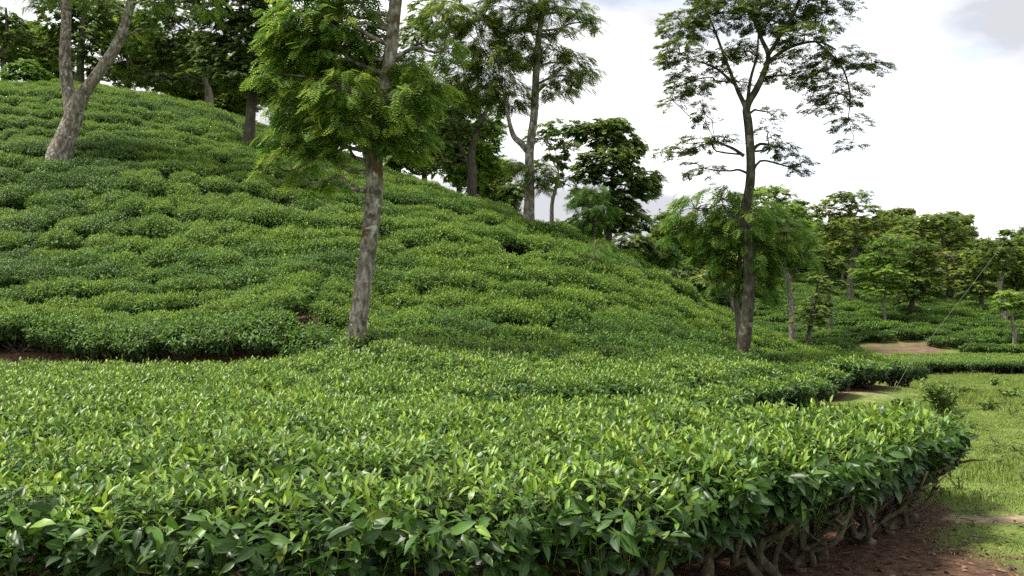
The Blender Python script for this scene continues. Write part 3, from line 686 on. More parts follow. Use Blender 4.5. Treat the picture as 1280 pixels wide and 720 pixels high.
# ------------------------------------------------------------------ trees
def frond_tpl(pairs=11, ln=1.0, pin=.33, droop=.35, wid=.044):
    V, T, B = [], [], []
    for i in range(pairs):
        t = (i + .8) / pairs; prof = math.sin(math.pi * min(1, .18 + .80 * t)) ** .7; z = -droop * t * t
        for s in (-1, 1):
            a = len(V); l = pin * prof; dx, dy = s * l * .82, l * .55; zz_ = z - .18 * l
            V += [(0, t, z), (dx * .5 - dy * .0, t + dy * .5 - wid, (z + zz_) / 2 + .012), (dx * .5, t + dy * .5 + wid, (z + zz_) / 2 + .012), (dx, t + dy, zz_)]
            T += [(a, a + 1, a + 2), (a + 1, a + 3, a + 2)]; B += [0] * 4
    a = len(V); V += [(-.008, 0, 0), (.008, 0, 0), (.004, .55, -droop * .3), (-.004, .55, -droop * .3), (0, 1, -droop)]; B += [0] * 5
    T += [(a, a + 1, a + 2), (a, a + 2, a + 3), (a + 3, a + 2, a + 4)]
    return np.array(V), np.array(T), np.array(B, float)
def sprig_tpl(n=7, spread=1.0, wid=.10, seed=1):
    rng = np.random.default_rng(seed); V, T = [], []
    for i in range(n):
        t = i / (n - 1); s = (-1) ** i; an = s * (1.0 - .75 * t) * spread; l = rng.uniform(.42, .62) * (1 - .2 * t); a = len(V)
        b = np.array([0, .55 * t, -.08 * t * t]); d = np.array([math.sin(an), math.cos(an), rng.uniform(-.35, .1)]); q = np.array([-d[1], d[0], 0]) * wid
        V += [b, b + d * l * .5 - q, b + d * l * .5 + q + [0, 0, .04], b + d * l]; T += [(a, a + 1, a + 2), (a + 1, a + 3, a + 2)]
    return np.array(V), np.array(T), np.zeros(len(V))
FE = [frond_tpl(7, pin=.36, wid=.05), frond_tpl(7, pin=.36, droop=.6, wid=.05), frond_tpl(6, droop=.15, pin=.40, wid=.055)]
FB = [frond_tpl(6, pin=.40, wid=.078), frond_tpl(6, pin=.40, droop=.55, wid=.078), frond_tpl(5, droop=.15, pin=.44, wid=.088)]
STAR = [sprig_tpl(7, 1.2, .075, 1), sprig_tpl(6, 1.4, .07, 2), sprig_tpl(8, 1.1, .08, 3)]
SPR = [sprig_tpl(7, 1.0, .13, 4), sprig_tpl(6, 1.2, .14, 5), sprig_tpl(8, .9, .12, 6)]

def tree(name, label, d, trunk, blobs, mat, bark, tpl, size, dens, limbs=(), seed=0, droop=.4, youth=(.2, .25), parts=0, group=None, cluster=7, depth=.9, tip=.0, cat='tree', base=None, twig_r=.018, plume=1.0):
    """trunk: [(px, py, width px)...] bottom up at depth d; limbs: same; blobs: (px, py, rx, ry[, depth shift in radii, density])"""
    rng = np.random.default_rng(seed); k = d / F_PX
    b0 = P(trunk[0][0], trunk[0][1], d); bz = gz(b0[0], d)
    root = empty(name, (b0[0], d, bz)); tag(root, label, cat, group); org = np.array([b0[0], d, bz])
    def path(pts, zt=None):
        w = np.array([P(a, b_, d) for a, b_, *_ in pts]); r = np.array([p[2] * k / 2 for p in pts])
        if len(w) > 2: w[1:, 1] += np.cumsum(rng.normal(0, .35, len(w) - 1) * r[1:])
        return w, r
    tp, tr = path(trunk)
    if tp[0][2] > bz - .1: tp = np.vstack([[tp[0][0] - .02, d, bz - .25], tp]); tr = np.concatenate([[tr[0] * 1.25], tr])
    S = smooth_path(tp, 4); Rr = np.interp(np.linspace(0, 1, len(S)), np.linspace(0, 1, len(tr)), tr)
    tb = Buf(); tube(tb, S - org, Rr, 12, 0, .10, rng); link('trunk', tb.mesh('trunk', [bark]), root)
    spine = [S]; srad = [Rr]
    for lb in limbs:
        w, r = path(lb); q = smooth_path(w, 4); rr = np.interp(np.linspace(0, 1, len(q)), np.linspace(0, 1, len(r)), r)
        bb = Buf(); tube(bb, q - org, rr, 9, 0, .10, rng); link('branch', bb.mesh('branch', [bark]), root); spine.append(q); srad.append(rr)
    SPN = np.concatenate(spine); SR = np.concatenate(srad)
    tw = Buf(); FP, FA, FN, FS, FY, FT = [], [], [], [], [], []
    for bl in blobs:
        px, py, rx, ry = bl[:4]; sh = bl[4] if len(bl) > 4 else rng.uniform(-.5, .5); dn = bl[5] if len(bl) > 5 else 1.0
        c = P(px, py, d); hr = rx * k; vr = ry * k; c[1] += sh * hr
        # a limb from the spine into the clump
        low = SPN[:, 2] < c[2] - .15 * vr; dist = np.linalg.norm((SPN - c) * [1, 1, .8], axis=1) + np.where(low, 0, .8)
        j = int(np.argmin(dist)); s0 = SPN[j]; mid = (s0 + c) / 2 + [0, 0, .10 * np.linalg.norm(c - s0)]
        r0 = min(SR[j] * .55, twig_r * 2.6)
        ln_ = np.linalg.norm(c - s0); q = smooth_path([s0, (s0 * .65 + c * .35) + [0, 0, .06 * ln_] + rng.normal(0, .055 * ln_, 3), mid + rng.normal(0, .05 * ln_, 3), (s0 * .2 + c * .8) + rng.normal(0, .05 * ln_, 3), c], 3); tube(tw, q - org, np.linspace(r0, twig_r * .8, len(q)), 6, 0, .15, rng)
        vol = hr * hr * depth * vr * 4.19; ncl = int(max(5, dens * dn * (hr * vr * 4) ))
        for i in range(ncl):
            u = norm(rng.normal(0, 1, 3)); rr = rng.uniform(.35, 1.0) ** .6; e = c + u * [hr, hr * depth, vr] * rr
            out_ = norm(u * [1, 1, .2] + norm(e - s0) * .4)
            if i < 14 or rng.random() < .2:
                m = (c + e) / 2 + [0, 0, .06 * hr]; tube(tw, np.array([c, m, e]) - org, [twig_r * .6, twig_r * .4, twig_r * .22], 4, 0, .1, rng, cap=False)
            nf = rng.integers(cluster - 2, cluster + 3); yc = rng.normal(youth[0], youth[1]) + (tip if rr > .8 and u[2] < .6 else 0) + .12 * u[2]
            a0 = math.atan2(out_[1], out_[0]) + rng.normal(0, .35); bd = np.array([math.cos(a0), math.sin(a0), 0.0]); bl_ = size * rng.uniform(.9, 1.6) * plume
            for f in range(nf):
                tt_ = f / max(1, nf - 1); el = rng.normal(-droop * (.5 + .8 * tt_), .22); an = a0 + (-1) ** f * rng.uniform(.15, 1.0) * (1.15 - .8 * tt_) * (1.0 if plume else 1.4)
                ax = np.array([math.cos(an) * math.cos(el), math.sin(an) * math.cos(el), math.sin(el)])
                FP.append(e + bd * bl_ * (tt_ - .4) + np.array([0, 0, -.45 * droop * bl_ * tt_ * tt_]) + rng.normal(0, size * (.10 if plume else .38), 3)); FA.append(ax); FN.append(np.array([0, 0, 1]) + rng.normal(0, .22, 3)); FS.append(size * rng.uniform(.75, 1.2))
                FY.append(np.clip(yc + .16 * (tt_ - .5) + rng.normal(0, .08), 0, 1)); FT.append(rng.integers(0, 3))
    FP, FA, FN, FS, FY, FT = map(np.array, (FP, FA, FN, FS, FY, FT)); FR = frames(FA, FN)
    tag(link('twigs', tw.mesh('twigs', [bark]), root), kind='stuff')
    keep = np.ones(len(FP), bool)
    if parts:
        qx, qy = to_px(FP[:, 0], FP[:, 1], FP[:, 2]); ok = np.where((qy > -10) & (qx > 0) & (qx < 1280))[0]
        ok = ok[np.argsort(FP[ok, 1])][:parts]; keep[ok] = False; cache = {}
        for i in ok:
            key = (int(FT[i]), int(min(4, FY[i] * 5)))
            if key not in cache:
                fb = Buf(); stamp(fb, tpl[key[0]], np.eye(3)[None], np.zeros((1, 3)), np.ones(1), np.array([[(key[1] + .5) / 5, .5]])); cache[key] = fb.mesh('frond', [mat])
            o = link('frond', cache[key], root); m = Matrix(FR[i].tolist()).to_4x4() @ Matrix.Scale(float(FS[i]), 4); m.translation = Vector((FP[i] - org).tolist()); o.matrix_local = m
    cb = Buf()
    for t in range(3):
        m = keep & (FT == t)
        stamp(cb, tpl[t], FR[m], FP[m] - org, FS[m], np.stack([FY[m], rng.random(m.sum())], 1))
    link('crown', cb.mesh('crown', [mat]), root)
    return root

# A: the tall feathery tree in the middle of the hill foot
tree('feathery_tree', 'pale-trunked feathery tree with drooping lime-tipped fronds at the hill foot', 17.0,
     [(446, 420, 23), (452, 370, 22), (461, 300, 21), (467, 240, 22), (468, 190, 22), (474, 140, 18), (486, 75, 17), (494, 0, 16), (498, -70, 13), (496, -140, 9)],
     [(372, 40, 34, 34), (352, 95, 24, 24), (375, 135, 32, 26), (360, 178, 26, 18), (395, 195, 30, 20), (420, 60, 44, 38, .3), (430, 120, 40, 32, -.9), (440, 165, 34, 24, -1.0), (405, 160, 34, 28),
      (505, 125, 34, 28, -.5), (526, 150, 22, 26), (530, 118, 18, 20), (510, 176, 22, 16), (505, 70, 24, 20, .9), (475, 150, 24, 20, -1.0), (440, 15, 40, 30, .6), (392, 0, 40, 32), (415, 32, 34, 26, -.4), (452, 42, 24, 24, .4), (345, 60, 20, 22), (455, 70, 26, 26, .8), (400, 90, 40, 30, .6), (385, 60, 40, 30, -.3), (425, -35, 55, 35), (380, 225, 16, 16, 0, .5), (345, 207, 12, 12), (540, 110, 18, 20), (510, 85, 22, 16, .8),
      (490, 180, 20, 14, -.6), (520, -60, 45, 35), (450, -110, 60, 40), (560, 60, 14, 14, 0, .4), (420, 232, 16, 12, 0, .5)],
     FEATHER, BARK_PALE, FB, .26, 38, seed=1, droop=.42, youth=(.50, .2), parts=290, tip=.30, cluster=8)
# B: the tall airy tree against the sky
rootB = tree('airy_tree', 'tall slender airy tree with open wind-combed crown standing against the white sky', 22.0,
     [(929, 440, 17), (936, 370, 14), (935, 320, 13), (931, 270, 12), (937, 220, 11.5), (935, 160, 11), (933, 134, 10), (945, 112, 8.5), (957, 85, 7), (960, 68, 6), (950, 45, 4.5), (938, 10, 3.5), (930, -40, 3)],
     [(858, 30, 34, 22), (848, 70, 30, 22), (868, 98, 34, 18), (900, 15, 36, 22), (945, 20, 36, 22), (985, 5, 44, 26), (1040, 10, 40, 24), (1000, 50, 40, 16), (1045, 75, 42, 18), (1088, 82, 26, 11), (1050, 115, 40, 16), (1060, 150, 28, 14, 0, .6), (1065, 178, 20, 10, 0, .4),
      (985, 95, 36, 14, 0, .6), (880, 140, 12, 26, 0, .6), (930, -30, 80, 25), (1020, -40, 50, 25), (905, 70, 24, 18, 0, .8), (935, 60, 26, 18, .6, .8), (925, 100, 18, 12, .5, .5), (975, 75, 26, 12, -.5, .7), (1015, 95, 30, 14, .3, .8), (1020, 130, 22, 12, 0, .5), (840, 125, 18, 12, 0, .6), (960, 140, 16, 12, 0, .45), (868, 180, 34, 10), (838, 190, 18, 10, 0, .7), (905, 172, 16, 9), (975, 185, 22, 12), (1000, 205, 16, 14), (960, 165, 18, 10, 0, .5), (880, 210, 30, 12, 0, .4)],
     AIRY, BARK_AIRY, STAR, .17, 84, seed=2, droop=.3, youth=(.45, .22), cluster=6, tip=.0, twig_r=.013,
     limbs=[[(933, 136, 7), (920, 108, 5), (905, 70, 3.6), (890, 30, 2.6), (878, 5, 1.5)], [(934, 134, 5), (938, 100, 4), (946, 70, 3), (948, 40, 2)], [(960, 70, 5), (978, 40, 5), (998, 5, 4), (1005, -30, 2)], [(958, 80, 6), (985, 60, 4.5), (1020, 52, 3), (1045, 62, 2)],
            [(930, 195, 5), (915, 185, 3.5), (895, 178, 2)], [(938, 192, 6), (950, 180, 4), (970, 184, 2)], [(918, 105, 4), (895, 85, 3), (868, 75, 1.6)], [(1020, 52, 3), (1050, 80, 2.4), (1062, 115, 1.8), (1060, 150, 1.2)]])
# its own low feathery skirt, as epicormic sprays of the same tree
def skirt():
    t = tree('feathery_sapling', 'low dense feathery green tree skirting the airy tree trunk', 23.0, [(925, 432, 8), (922, 380, 7), (924, 330, 6), (930, 290, 4), (932, 262, 3)],
             [(868, 262, 30, 24), (850, 285, 20, 22), (900, 250, 30, 20), (905, 290, 38, 28), (950, 262, 34, 24), (985, 290, 28, 26), (975, 318, 30, 24), (930, 320, 36, 26, -.6), (885, 325, 26, 24), (945, 350, 28, 20, -.5), (1005, 318, 12, 22), (905, 350, 22, 18), (965, 358, 16, 20), (920, 280, 40, 26, -.8)],
             FEATHER, BARK_MID, FB, .28, 24, seed=3, droop=.45, youth=(.46, .16), cluster=8, tip=.05)
skirt()
# C: mottled tree on the right shoulder of the hill
tree('forked_shade_tree', 'grey shade tree with one elbowed low limb on the hill shoulder', 31.0,
     [(661, 275, 15), (662, 230, 12), (662, 190, 11), (668, 140, 10), (670, 95, 9), (673, 50, 8), (680, 5, 6), (690, -50, 4)],
     [(600, 40, 34, 30), (575, 75, 34, 26), (620, 80, 36, 28), (650, 55, 34, 28), (640, 15, 44, 28), (605, 110, 34, 20), (640, 115, 30, 22), (560, 25, 36, 30), (695, 12, 32, 16), (725, 15, 16, 12), (738, 30, 10, 14), (712, 75, 26, 20), (728, 95, 16, 18), (695, 105, 22, 16), (640, -30, 60, 28), (560, 110, 26, 16), (668, 215, 24, 16), (648, 205, 14, 10), (685, 228, 14, 14), (690, 60, 20, 14), (700, 40, 20, 10)],
     MIDLEAF, BARK_PALE, FB, .30, 27, seed=4, droop=.4, youth=(.56, .2), cluster=8, tip=.06,
     limbs=[[(662, 192, 9), (652, 180, 8), (642, 170, 7), (636, 150, 5), (630, 120, 3)]])
tree('leaning_dark_tree', 'dark double-stemmed leaning tree on the skyline behind the grey shade tree', 37.0,
     [(590, 225, 12), (590, 190, 9), (598, 160, 7), (612, 130, 5), (622, 100, 3)],
     [(560, 150, 30, 22), (585, 165, 26, 20), (545, 180, 24, 16), (575, 125, 30, 20), (610, 150, 20, 16), (555, 198, 26, 12), (530, 130, 24, 18), (520, 60, 30, 30), (540, 20, 34, 30)],
     DARKLEAF, BARK_DARK, SPR, .22, 24, seed=5, youth=(.45, .25), cluster=6, limbs=[[(592, 215, 7), (578, 190, 6), (568, 160, 4), (560, 130, 2)]])
# D: the dark broad tree
tree('broad_dark_tree', 'broad dark dense-crowned tree with short straight trunk high on the hillside', 36.0,
     [(310, 184, 16), (312, 150, 13), (314, 110, 12), (320, 60, 10), (326, 10, 7), (330, -40, 4)],
     [(275, 30, 36, 34), (310, 50, 40, 40), (345, 30, 34, 34), (282, 80, 34, 24), (312, 100, 34, 24), (340, 90, 28, 26), (265, 60, 26, 24), (300, 5, 50, 30), (340, -10, 40, 30), (260, 0, 30, 26), (300, -40, 60, 30), (350, 120, 18, 14)],
     DARKLEAF, BARK_DARK, SPR, .21, 34, seed=6, youth=(.35, .25), cluster=7)
# E: the forked tree
tree('forked_tree', 'stout pale-barked tree forking low into two bare limbs on the hillside', 30.0,
     [(74, 196, 31), (82, 172, 25), (91, 148, 23), (95, 132, 21), (112, 108, 15), (132, 82, 14), (150, 55, 13), (162, 20, 11), (171, -25, 11), (176, -80, 7)],
     [(55, -30, 40, 26), (110, -40, 44, 28), (180, -45, 46, 28), (235, -30, 36, 22), (262, 5, 14, 16), (48, 0, 16, 12, -.4, .7), (125, 4, 14, 12, -.4, .7), (195, 5, 22, 14, -.4), (150, 40, 12, 14, .5, .6), (200, 38, 12, 10, -.3, .5), (20, -40, 36, 26)],
     FEATHER, BARK_PALE, FE, .30, 34, seed=7, youth=(.48, .18), cluster=6, tip=.1,
     limbs=[[(91, 150, 19), (86, 126, 16), (83, 95, 15), (83, 60, 13.5), (85, 25, 12), (80, -20, 12), (74, -70, 7)]])
# the skyline trees behind the crest
tree('crest_tree', 'dark leafy tree behind the forked tree on the hill crest', 47.0, [(100, 112, 10), (102, 70, 9), (106, 30, 7), (110, -20, 4)],
     [(100, 25, 30, 30), (120, 55, 26, 26), (75, 20, 28, 26), (60, 55, 20, 20), (135, 15, 24, 24), (105, 80, 22, 16), (90, -20, 50, 28), (130, 90, 18, 10)], MIDLEAF, BARK_DARK, SPR, .26, 20, seed=8, youth=(.2, .2))
tree('edge_tree', 'thin tree with loose bluish crown beside the small rounded shrub on the crest', 46.0, [(6, 108, 8), (5, 70, 6), (9, 40, 4), (8, 10, 3)],
     [(8, 25, 18, 16), (0, 55, 14, 12), (18, 45, 14, 12), (-20, 20, 26, 22), (10, 70, 10, 8)], MIDLEAF, BARK_DARK, SPR, .30, 18, seed=9, youth=(.25, .15))
tree('round_shrub', 'small rounded bright green shrub tree on the hill crest', 45.0, [(35, 110, 5), (35, 95, 4), (36, 82, 2)],
     [(35, 86, 20, 12), (24, 92, 14, 9), (48, 93, 14, 9), (36, 98, 24, 8)], FEATHER, BARK_DARK, SPR, .25, 36, seed=10, youth=(.4, .12), cat='shrub')
tree('grey_green_tree', 'hazy grey-green tree with wide loose crown behind the crest', 49.0, [(262, 128, 11), (256, 100, 9), (246, 70, 7), (238, 40, 5)],
     [(190, 60, 30, 24), (215, 80, 30, 24), (180, 90, 24, 16), (245, 95, 26, 18), (210, 35, 34, 26), (240, 60, 26, 22), (160, 105, 14, 8), (205, 102, 28, 10), (225, 5, 34, 24), (190, 15, 24, 20)],
     MIDLEAF, BARK_MID, SPR, .26, 20, seed=11, youth=(.25, .22))
tree('round_crown_tree', 'round-crowned dark green tree beyond the right shoulder of the hill', 40.0, [(760, 330, 9), (762, 280, 8), (764, 240, 6), (768, 200, 4), (766, 165, 3)],
     [(745, 165, 30, 16), (785, 180, 24, 18), (765, 155, 28, 12), (720, 160, 16, 10), (760, 200, 36, 18), (735, 215, 20, 14), (785, 225, 30, 18), (805, 235, 18, 16), (818, 225, 10, 14), (765, 250, 36, 16), (750, 275, 40, 16), (790, 275, 24, 18), (730, 245, 18, 14)],
     MIDLEAF, BARK_DARK, SPR, .25, 54, seed=12, youth=(.34, .22))
tree('blue_green_shrub', 'bluish green feathery small tree in front of the round-crowned tree', 37.0, [(742, 310, 5), (742, 280, 4), (741, 250, 2)],
     [(742, 238, 20, 10), (735, 255, 24, 12), (752, 262, 20, 12), (742, 278, 22, 10)], FEATHER, BARK_DARK, FE, .28, 34, seed=13, youth=(.12, .08), droop=.5, cat='shrub')
tree('thin_skyline_tree', 'thin grey tree with patchy crown just behind the shade tree trunk', 38.0, [(690, 290, 6), (690, 255, 5), (695, 235, 4), (698, 215, 2)],
     [(690, 160, 20, 10), (705, 180, 16, 12), (690, 200, 22, 12), (705, 222, 14, 10), (675, 170, 16, 10)], MIDLEAF, BARK_MID, SPR, .28, 20, seed=14, youth=(.3, .2))
tree('pale_sapling', 'pale feathery sapling poking out of the tea near the hill shoulder', 27.0, [(745, 345, 4), (744, 325, 3), (744, 300, 2)],
     [(745, 312, 18, 12), (738, 325, 16, 9), (756, 324, 14, 9)], FEATHER, BARK_MID, FE, .26, 24, seed=15, youth=(.22, .08), droop=.5, cat='sapling')
for i, (px, py, r_, d_, m_, lab) in enumerate([(705, 290, 16, 36, MIDLEAF, 'low bush on the shoulder skyline below the thin grey tree'), (790, 305, 26, 39, MIDLEAF, 'rough green bush below the round-crowned tree'), (826, 315, 22, 42, FEATHER, 'bright bush between the round-crowned tree and the low feathery tree'), (645, 235, 14, 36, MIDLEAF, 'small bush on the skyline between the shade tree and the leaning dark tree'),
                                               (500, 195, 20, 40, MIDLEAF, 'bushy scrub on the skyline behind the pale feathery trunk'), (845, 345, 26, 46, DARKLEAF, 'dark undergrowth in the gully beyond the hill'), (875, 350, 16, 44, YELLOWLEAF, 'yellowing bush in the gully beyond the hill')]):
    tree('skyline_bush', lab, d_, [(px, py + r_ + 6, 4), (px, py + r_ * .5, 3), (px, py, 2)], [(px, py, r_, r_ * .7), (px - r_ * .5, py + r_ * .4, r_ * .7, r_ * .5), (px + r_ * .5, py + r_ * .4, r_ * .7, r_ * .5)], m_, BARK_DARK, SPR, .28, 30, seed=30 + i, youth=(.35, .2), cat='bush', group='scrub along the skyline')
# the opposite slope
FT_ = [('flat-topped tall tree with tiered crown on the opposite slope', 82, [(1065, 384, 9), (1062, 350, 7), (1067, 315, 6), (1070, 285, 5), (1062, 262, 3)],
        [(1048, 250, 20, 9), (1065, 246, 22, 9), (1040, 268, 26, 9), (1078, 262, 26, 11), (1060, 280, 34, 9), (1095, 278, 18, 9), (1030, 292, 16, 7), (1085, 297, 26, 8), (1050, 305, 20, 7), (1022, 262, 12, 8), (1075, 320, 22, 8)], MIDLEAF, (.55, .2)),
       ('slim pale-stemmed tree with bright low crown on the opposite slope', 72, [(1103, 422, 5), (1106, 400, 4), (1104, 385, 4), (1107, 360, 3), (1104, 330, 2)],
        [(1095, 322, 22, 10), (1112, 318, 20, 9), (1085, 338, 18, 9), (1105, 342, 24, 10), (1120, 355, 16, 9), (1098, 362, 18, 8), (1110, 300, 22, 8)], FEATHER, (.42, .14)),
       ('dark dense-crowned tree with clustered stems on the opposite slope', 76, [(1138, 408, 8), (1139, 385, 7), (1140, 360, 5), (1142, 335, 3)],
        [(1140, 322, 26, 12), (1125, 340, 22, 12), (1158, 338, 22, 12), (1140, 355, 30, 12), (1128, 370, 16, 8), (1155, 368, 18, 8), (1148, 308, 22, 9)], MIDLEAF, (.18, .14)),
       ('wide umbrella-topped tree with open branches on the opposite slope', 92, [(1193, 405, 8), (1190, 370, 6), (1186, 330, 5), (1180, 300, 4), (1172, 280, 2)],
        [(1140, 278, 18, 7), (1165, 274, 22, 7), (1190, 276, 22, 8), (1205, 290, 14, 8), (1180, 296, 24, 8), (1150, 292, 20, 7), (1125, 290, 14, 7), (1200, 308, 14, 8), (1165, 312, 20, 7)], MIDLEAF, (.40, .2)),
       ('yellowish broad tree on the opposite slope behind the slim stems', 88, [(1192, 404, 7), (1191, 375, 6), (1190, 345, 4), (1192, 318, 2)],
        [(1188, 318, 22, 9), (1175, 335, 20, 9), (1205, 332, 20, 9), (1190, 348, 26, 9), (1208, 352, 16, 8), (1176, 360, 16, 8)], YELLOWLEAF, (.32, .18)),
       ('green tree with straight brown trunk beside the leaning pale one', 80, [(1224, 408, 8), (1226, 380, 6), (1228, 350, 4), (1226, 325, 2)],
        [(1222, 320, 18, 9), (1212, 340, 16, 10), (1236, 342, 16, 10), (1224, 358, 20, 9), (1240, 362, 12, 8), (1208, 362, 12, 8)], MIDLEAF, (.35, .15)),
       ('leaning pale crooked tree near the meadow end', 74, [(1258, 424, 8), (1256, 395, 7), (1250, 372, 6), (1251, 350, 5), (1258, 330, 3), (1262, 310, 2)],
        [(1240, 303, 18, 8), (1262, 302, 20, 8), (1252, 315, 26, 8), (1275, 318, 18, 9), (1235, 322, 16, 8), (1262, 332, 22, 8), (1285, 300, 18, 9)], MIDLEAF, (.33, .15)),
       ('small white-stemmed tree with low flat crown at the meadow end', 64, [(1268, 437, 6), (1268, 415, 5), (1264, 395, 4), (1268, 380, 2)],
        [(1268, 368, 18, 7), (1255, 376, 14, 6), (1282, 376, 16, 7), (1270, 386, 18, 6)], FEATHER, (.5, .14)),
       ('dark narrow cypress-like tree in front of the opposite slope', 58, [(1008, 440, 6), (1012, 415, 5), (1018, 385, 4), (1024, 350, 2)],
        [(1022, 352, 10, 10), (1022, 370, 16, 10), (1018, 388, 22, 10), (1016, 402, 20, 8), (1030, 385, 12, 12)], DARKLEAF, (.42, .15)),
       ('thin leaning bare-stemmed tree with yellowing leaves in the gully', 46, [(919, 405, 5), (915, 380, 4), (912, 355, 3), (908, 335, 2)],
        [(895, 335, 16, 10), (880, 350, 14, 10), (912, 328, 16, 10), (885, 365, 10, 8)], YELLOWLEAF, (.5, .2)),
       ('broad bright tree behind the airy trunk across the gully', 62, [(990, 395, 8), (985, 350, 7), (975, 310, 6), (965, 270, 4)],
        [(945, 245, 24, 11), (970, 240, 24, 11), (990, 258, 22, 11), (960, 262, 34, 11), (1005, 275, 18, 10), (985, 285, 30, 12), (940, 280, 24, 12), (1008, 300, 16, 10), (975, 312, 28, 10)], FEATHER, (.45, .14)),
       ('grey-green slim tree behind the cypress-like tree', 66, [(1038, 400, 5), (1036, 370, 4), (1036, 340, 3)],
        [(1032, 335, 14, 14), (1040, 355, 16, 12), (1028, 315, 10, 12), (1045, 330, 10, 12)], MIDLEAF, (.12, .1)),
       ('stubby tree between the slim stem and the clustered stems', 84, [(1120, 392, 5), (1121, 370, 4), (1121, 345, 2)], [(1121, 300, 22, 9), (1110, 315, 18, 8), (1130, 318, 18, 8), (1122, 335, 20, 8)], MIDLEAF, (.5, .18))]
for i, (lab, d_, tr_, bl_, m_, y_) in enumerate(FT_):
    tree('slope_tree', lab, d_, tr_, bl_, m_, [BARK_MID, BARK_PALE, BARK_DARK][i % 3] if i not in (7, 6) else BARK_PALE, SPR, .42, 11, seed=60 + i, youth=(y_[0] + .18, y_[1]), cluster=7, twig_r=.03, droop=.2, group='trees on the opposite slope')
# woodland that closes the view: a few kinds, copied
def wood_kind(seed, mat, bark, h, rad):
    rng = np.random.default_rng(seed); cb, tb, wb = Buf(), Buf(), Buf()
    S = smooth_path([np.array([0, 0, -.4]), np.array([rng.normal(0, .15), 0, h * .3]), np.array([rng.normal(0, .4), rng.normal(0, .4), h * .6]), np.array([rng.normal(0, .5), 0, h * .9])], 4)
    tube(tb, S, np.linspace(.22, .05, len(S)), 8, 0, .1, rng)
    pp = []
    for i in range(15):
        a = rng.random() * 6.283; q = rng.random(); c = np.array([math.cos(a) * rad * .75 * math.sqrt(q), math.sin(a) * rad * .75 * math.sqrt(q), h * rng.uniform(.26 if i % 3 == 0 else .5, .95) * (1 - .12 * q)])
        s0 = S[int(rng.integers(5, len(S) - 2))]; tube(wb, smooth_path([s0, (s0 + c) / 2 + [0, 0, .3], c], 3), np.linspace(.06, .02, 7), 5, 0, .1, rng)
        k = 60; u = norm(rng.normal(0, 1, (k, 3))) * rng.uniform(.4, 1, (k, 1)) * [rad * .36, rad * .36, rad * .17] + c
        pp.append(np.repeat(u, 6, 0) + rng.normal(0, .2, (k * 6, 3)))
    pp = np.concatenate(pp); n = len(pp); an = rng.random(n) * 6.283; el = rng.normal(-.2, .35, n)
    ax = np.stack([np.cos(an) * np.cos(el), np.sin(an) * np.cos(el), np.sin(el)], 1); nr = rng.normal(0, .3, (n, 3)) + [0, 0, 1]
    t = rng.integers(0, 3, n); yv = np.clip(np.repeat(rng.normal(.52, .22, n // 6 + 1), 6)[:n] + rng.normal(0, .08, n), 0, 1)
    for j in range(3):
        m = t == j; stamp(cb, SPR[j], frames(ax[m], nr[m]), pp[m], rng.uniform(.34, .6, m.sum()), np.stack([yv[m], rng.random(m.sum())], 1))
    return tb.mesh('trunk', [bark]), wb.mesh('twigs', [bark]), cb.mesh('crown', [mat])
KINDS = [(wood_kind(201, MIDLEAF, BARK_MID, 9, 3.4), 'mid green woodland tree in the distance behind the opposite slope'),
         (wood_kind(202, FEATHER, BARK_DARK, 8, 3.0), 'bright green woodland tree in the distance behind the opposite slope'),
         (wood_kind(203, YELLOWLEAF, BARK_PALE, 8.5, 2.8), 'yellowish woodland tree in the distance behind the opposite slope'),
         (wood_kind(204, DARKLEAF, BARK_DARK, 9, 3.2), 'dark woodland tree in the distance behind the opposite slope')]
for i in range(50):
    px = 812 + i * 10.6 + RNG.normal(0, 6); d_ = RNG.uniform(94, 132) if px > 900 else RNG.uniform(75, 110); x = (px - 640) / F_PX * d_; kd = int(RNG.choice([0, 0, 0, 1, 1, 2, 3]))
    (tm, wm, cm), lab = KINDS[kd]; o = empty('woodland_tree', (x, d_, gz(x, d_))); s = RNG.uniform(.62, 1.0); o.scale = (s, s, s * RNG.uniform(.85, 1.1)); o.rotation_euler = (0, 0, RNG.random() * 6.28)
    tag(o, lab, 'tree', ['mid green', 'bright green', 'yellowish', 'dark'][kd] + ' woodland in the distance'); link('trunk', tm, o); tag(link('twigs', wm, o), kind='stuff'); link('crown', cm, o)
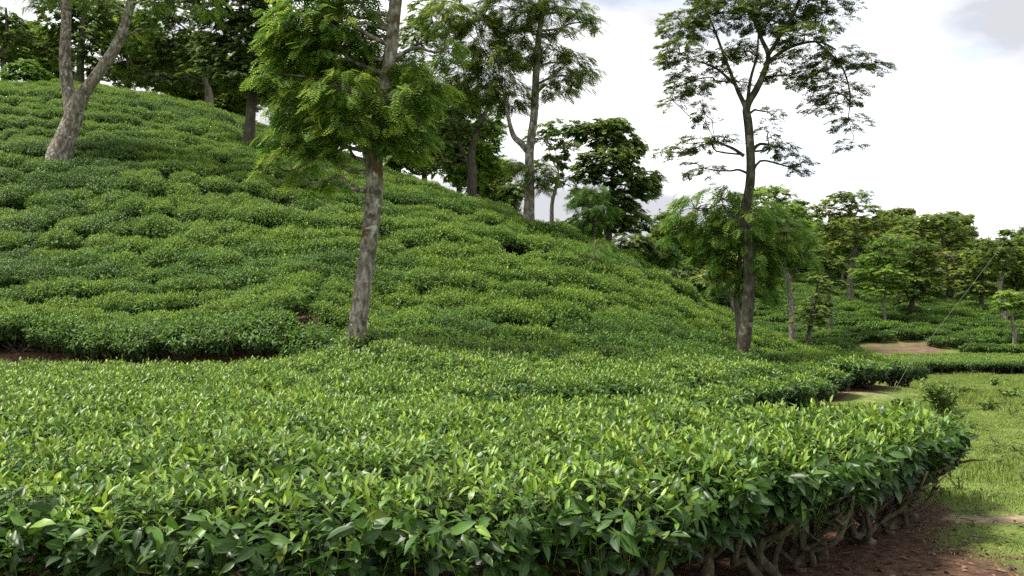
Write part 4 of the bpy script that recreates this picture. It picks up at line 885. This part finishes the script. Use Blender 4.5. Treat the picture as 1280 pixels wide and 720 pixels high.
for i, (px, d_, kd, s) in enumerate([(40, 58, 0, .95), (150, 54, 0, .9), (250, 56, 1, .95), (300, 62, 0, 1.05), (350, 56, 0, 1.1), (395, 58, 1, 1.1), (455, 56, 0, 1.1), (500, 52, 1, 1.1), (535, 56, 0, 1.1), (570, 50, 1, .95), (605, 56, 0, .8), (700, 60, 1, .7), (730, 58, 0, .7)]):
    (tm, wm, cm), _ = KINDS[kd]; x = (px - 640) / F_PX * d_; o = empty('crest_woodland_tree', (x, d_, gz(x, d_))); o.scale = (s, s, s); o.rotation_euler = (0, 0, i * 1.3)
    tag(o, 'woodland tree growing behind the crest of the tea hill', 'tree', 'woodland behind the hill crest'); link('trunk', tm, o); tag(link('twigs', wm, o), kind='stuff'); link('crown', cm, o)

# ------------------------------------------------------------------ the stay wire and its post, beyond the right edge
ax_, ay_ = at_ground(1108, 494); a = np.array([ax_, ay_, gz(ax_, ay_)]); q = P(1280, 268, ay_ + .5); dirv = q - a; topp = a + dirv * (7.4 - a[2]) / dirv[2]
b = Buf(); tt = np.linspace(0, 1, 14)[:, None]; pts_ = a + (topp - a) * tt; pts_[:, 2] -= .05 * np.sin(np.pi * tt[:, 0]); pts_[0, 2] -= .2; tube(b, pts_, .0032, 6)
tag(link('stay_wire', b.mesh('stay_wire', [WIRE])), 'thin grey stay wire slanting up from the ground beside the bare mound', 'wire')
b = Buf(); zb_ = gz(topp[0], topp[1]); tube(b, [(topp[0] + .1, topp[1], zb_ - .3), (topp[0] + .1, topp[1], zb_ + 4), (topp[0] + .1, topp[1], 8.0)], [.13, .115, .10], 12, 0, .04)
o = empty('utility_post', (topp[0] + .1, topp[1], zb_)); tag(o, 'weathered round wooden post that holds the stay wire', 'post')
pm = b.mesh('pole', [BARK_MID]); pm.transform(Matrix.Translation((-o.location.x, -o.location.y, -o.location.z))); link('pole', pm, o)
b = Buf(); tube(b, [(-.75, 0, 0), (0, 0, 0), (.75, 0, 0)], [.05, .05, .05], 6); c_ = link('crossarm', b.mesh('crossarm', [BARK_DARK]), o); c_.location = (0, -.14, 7.6 - zb_)
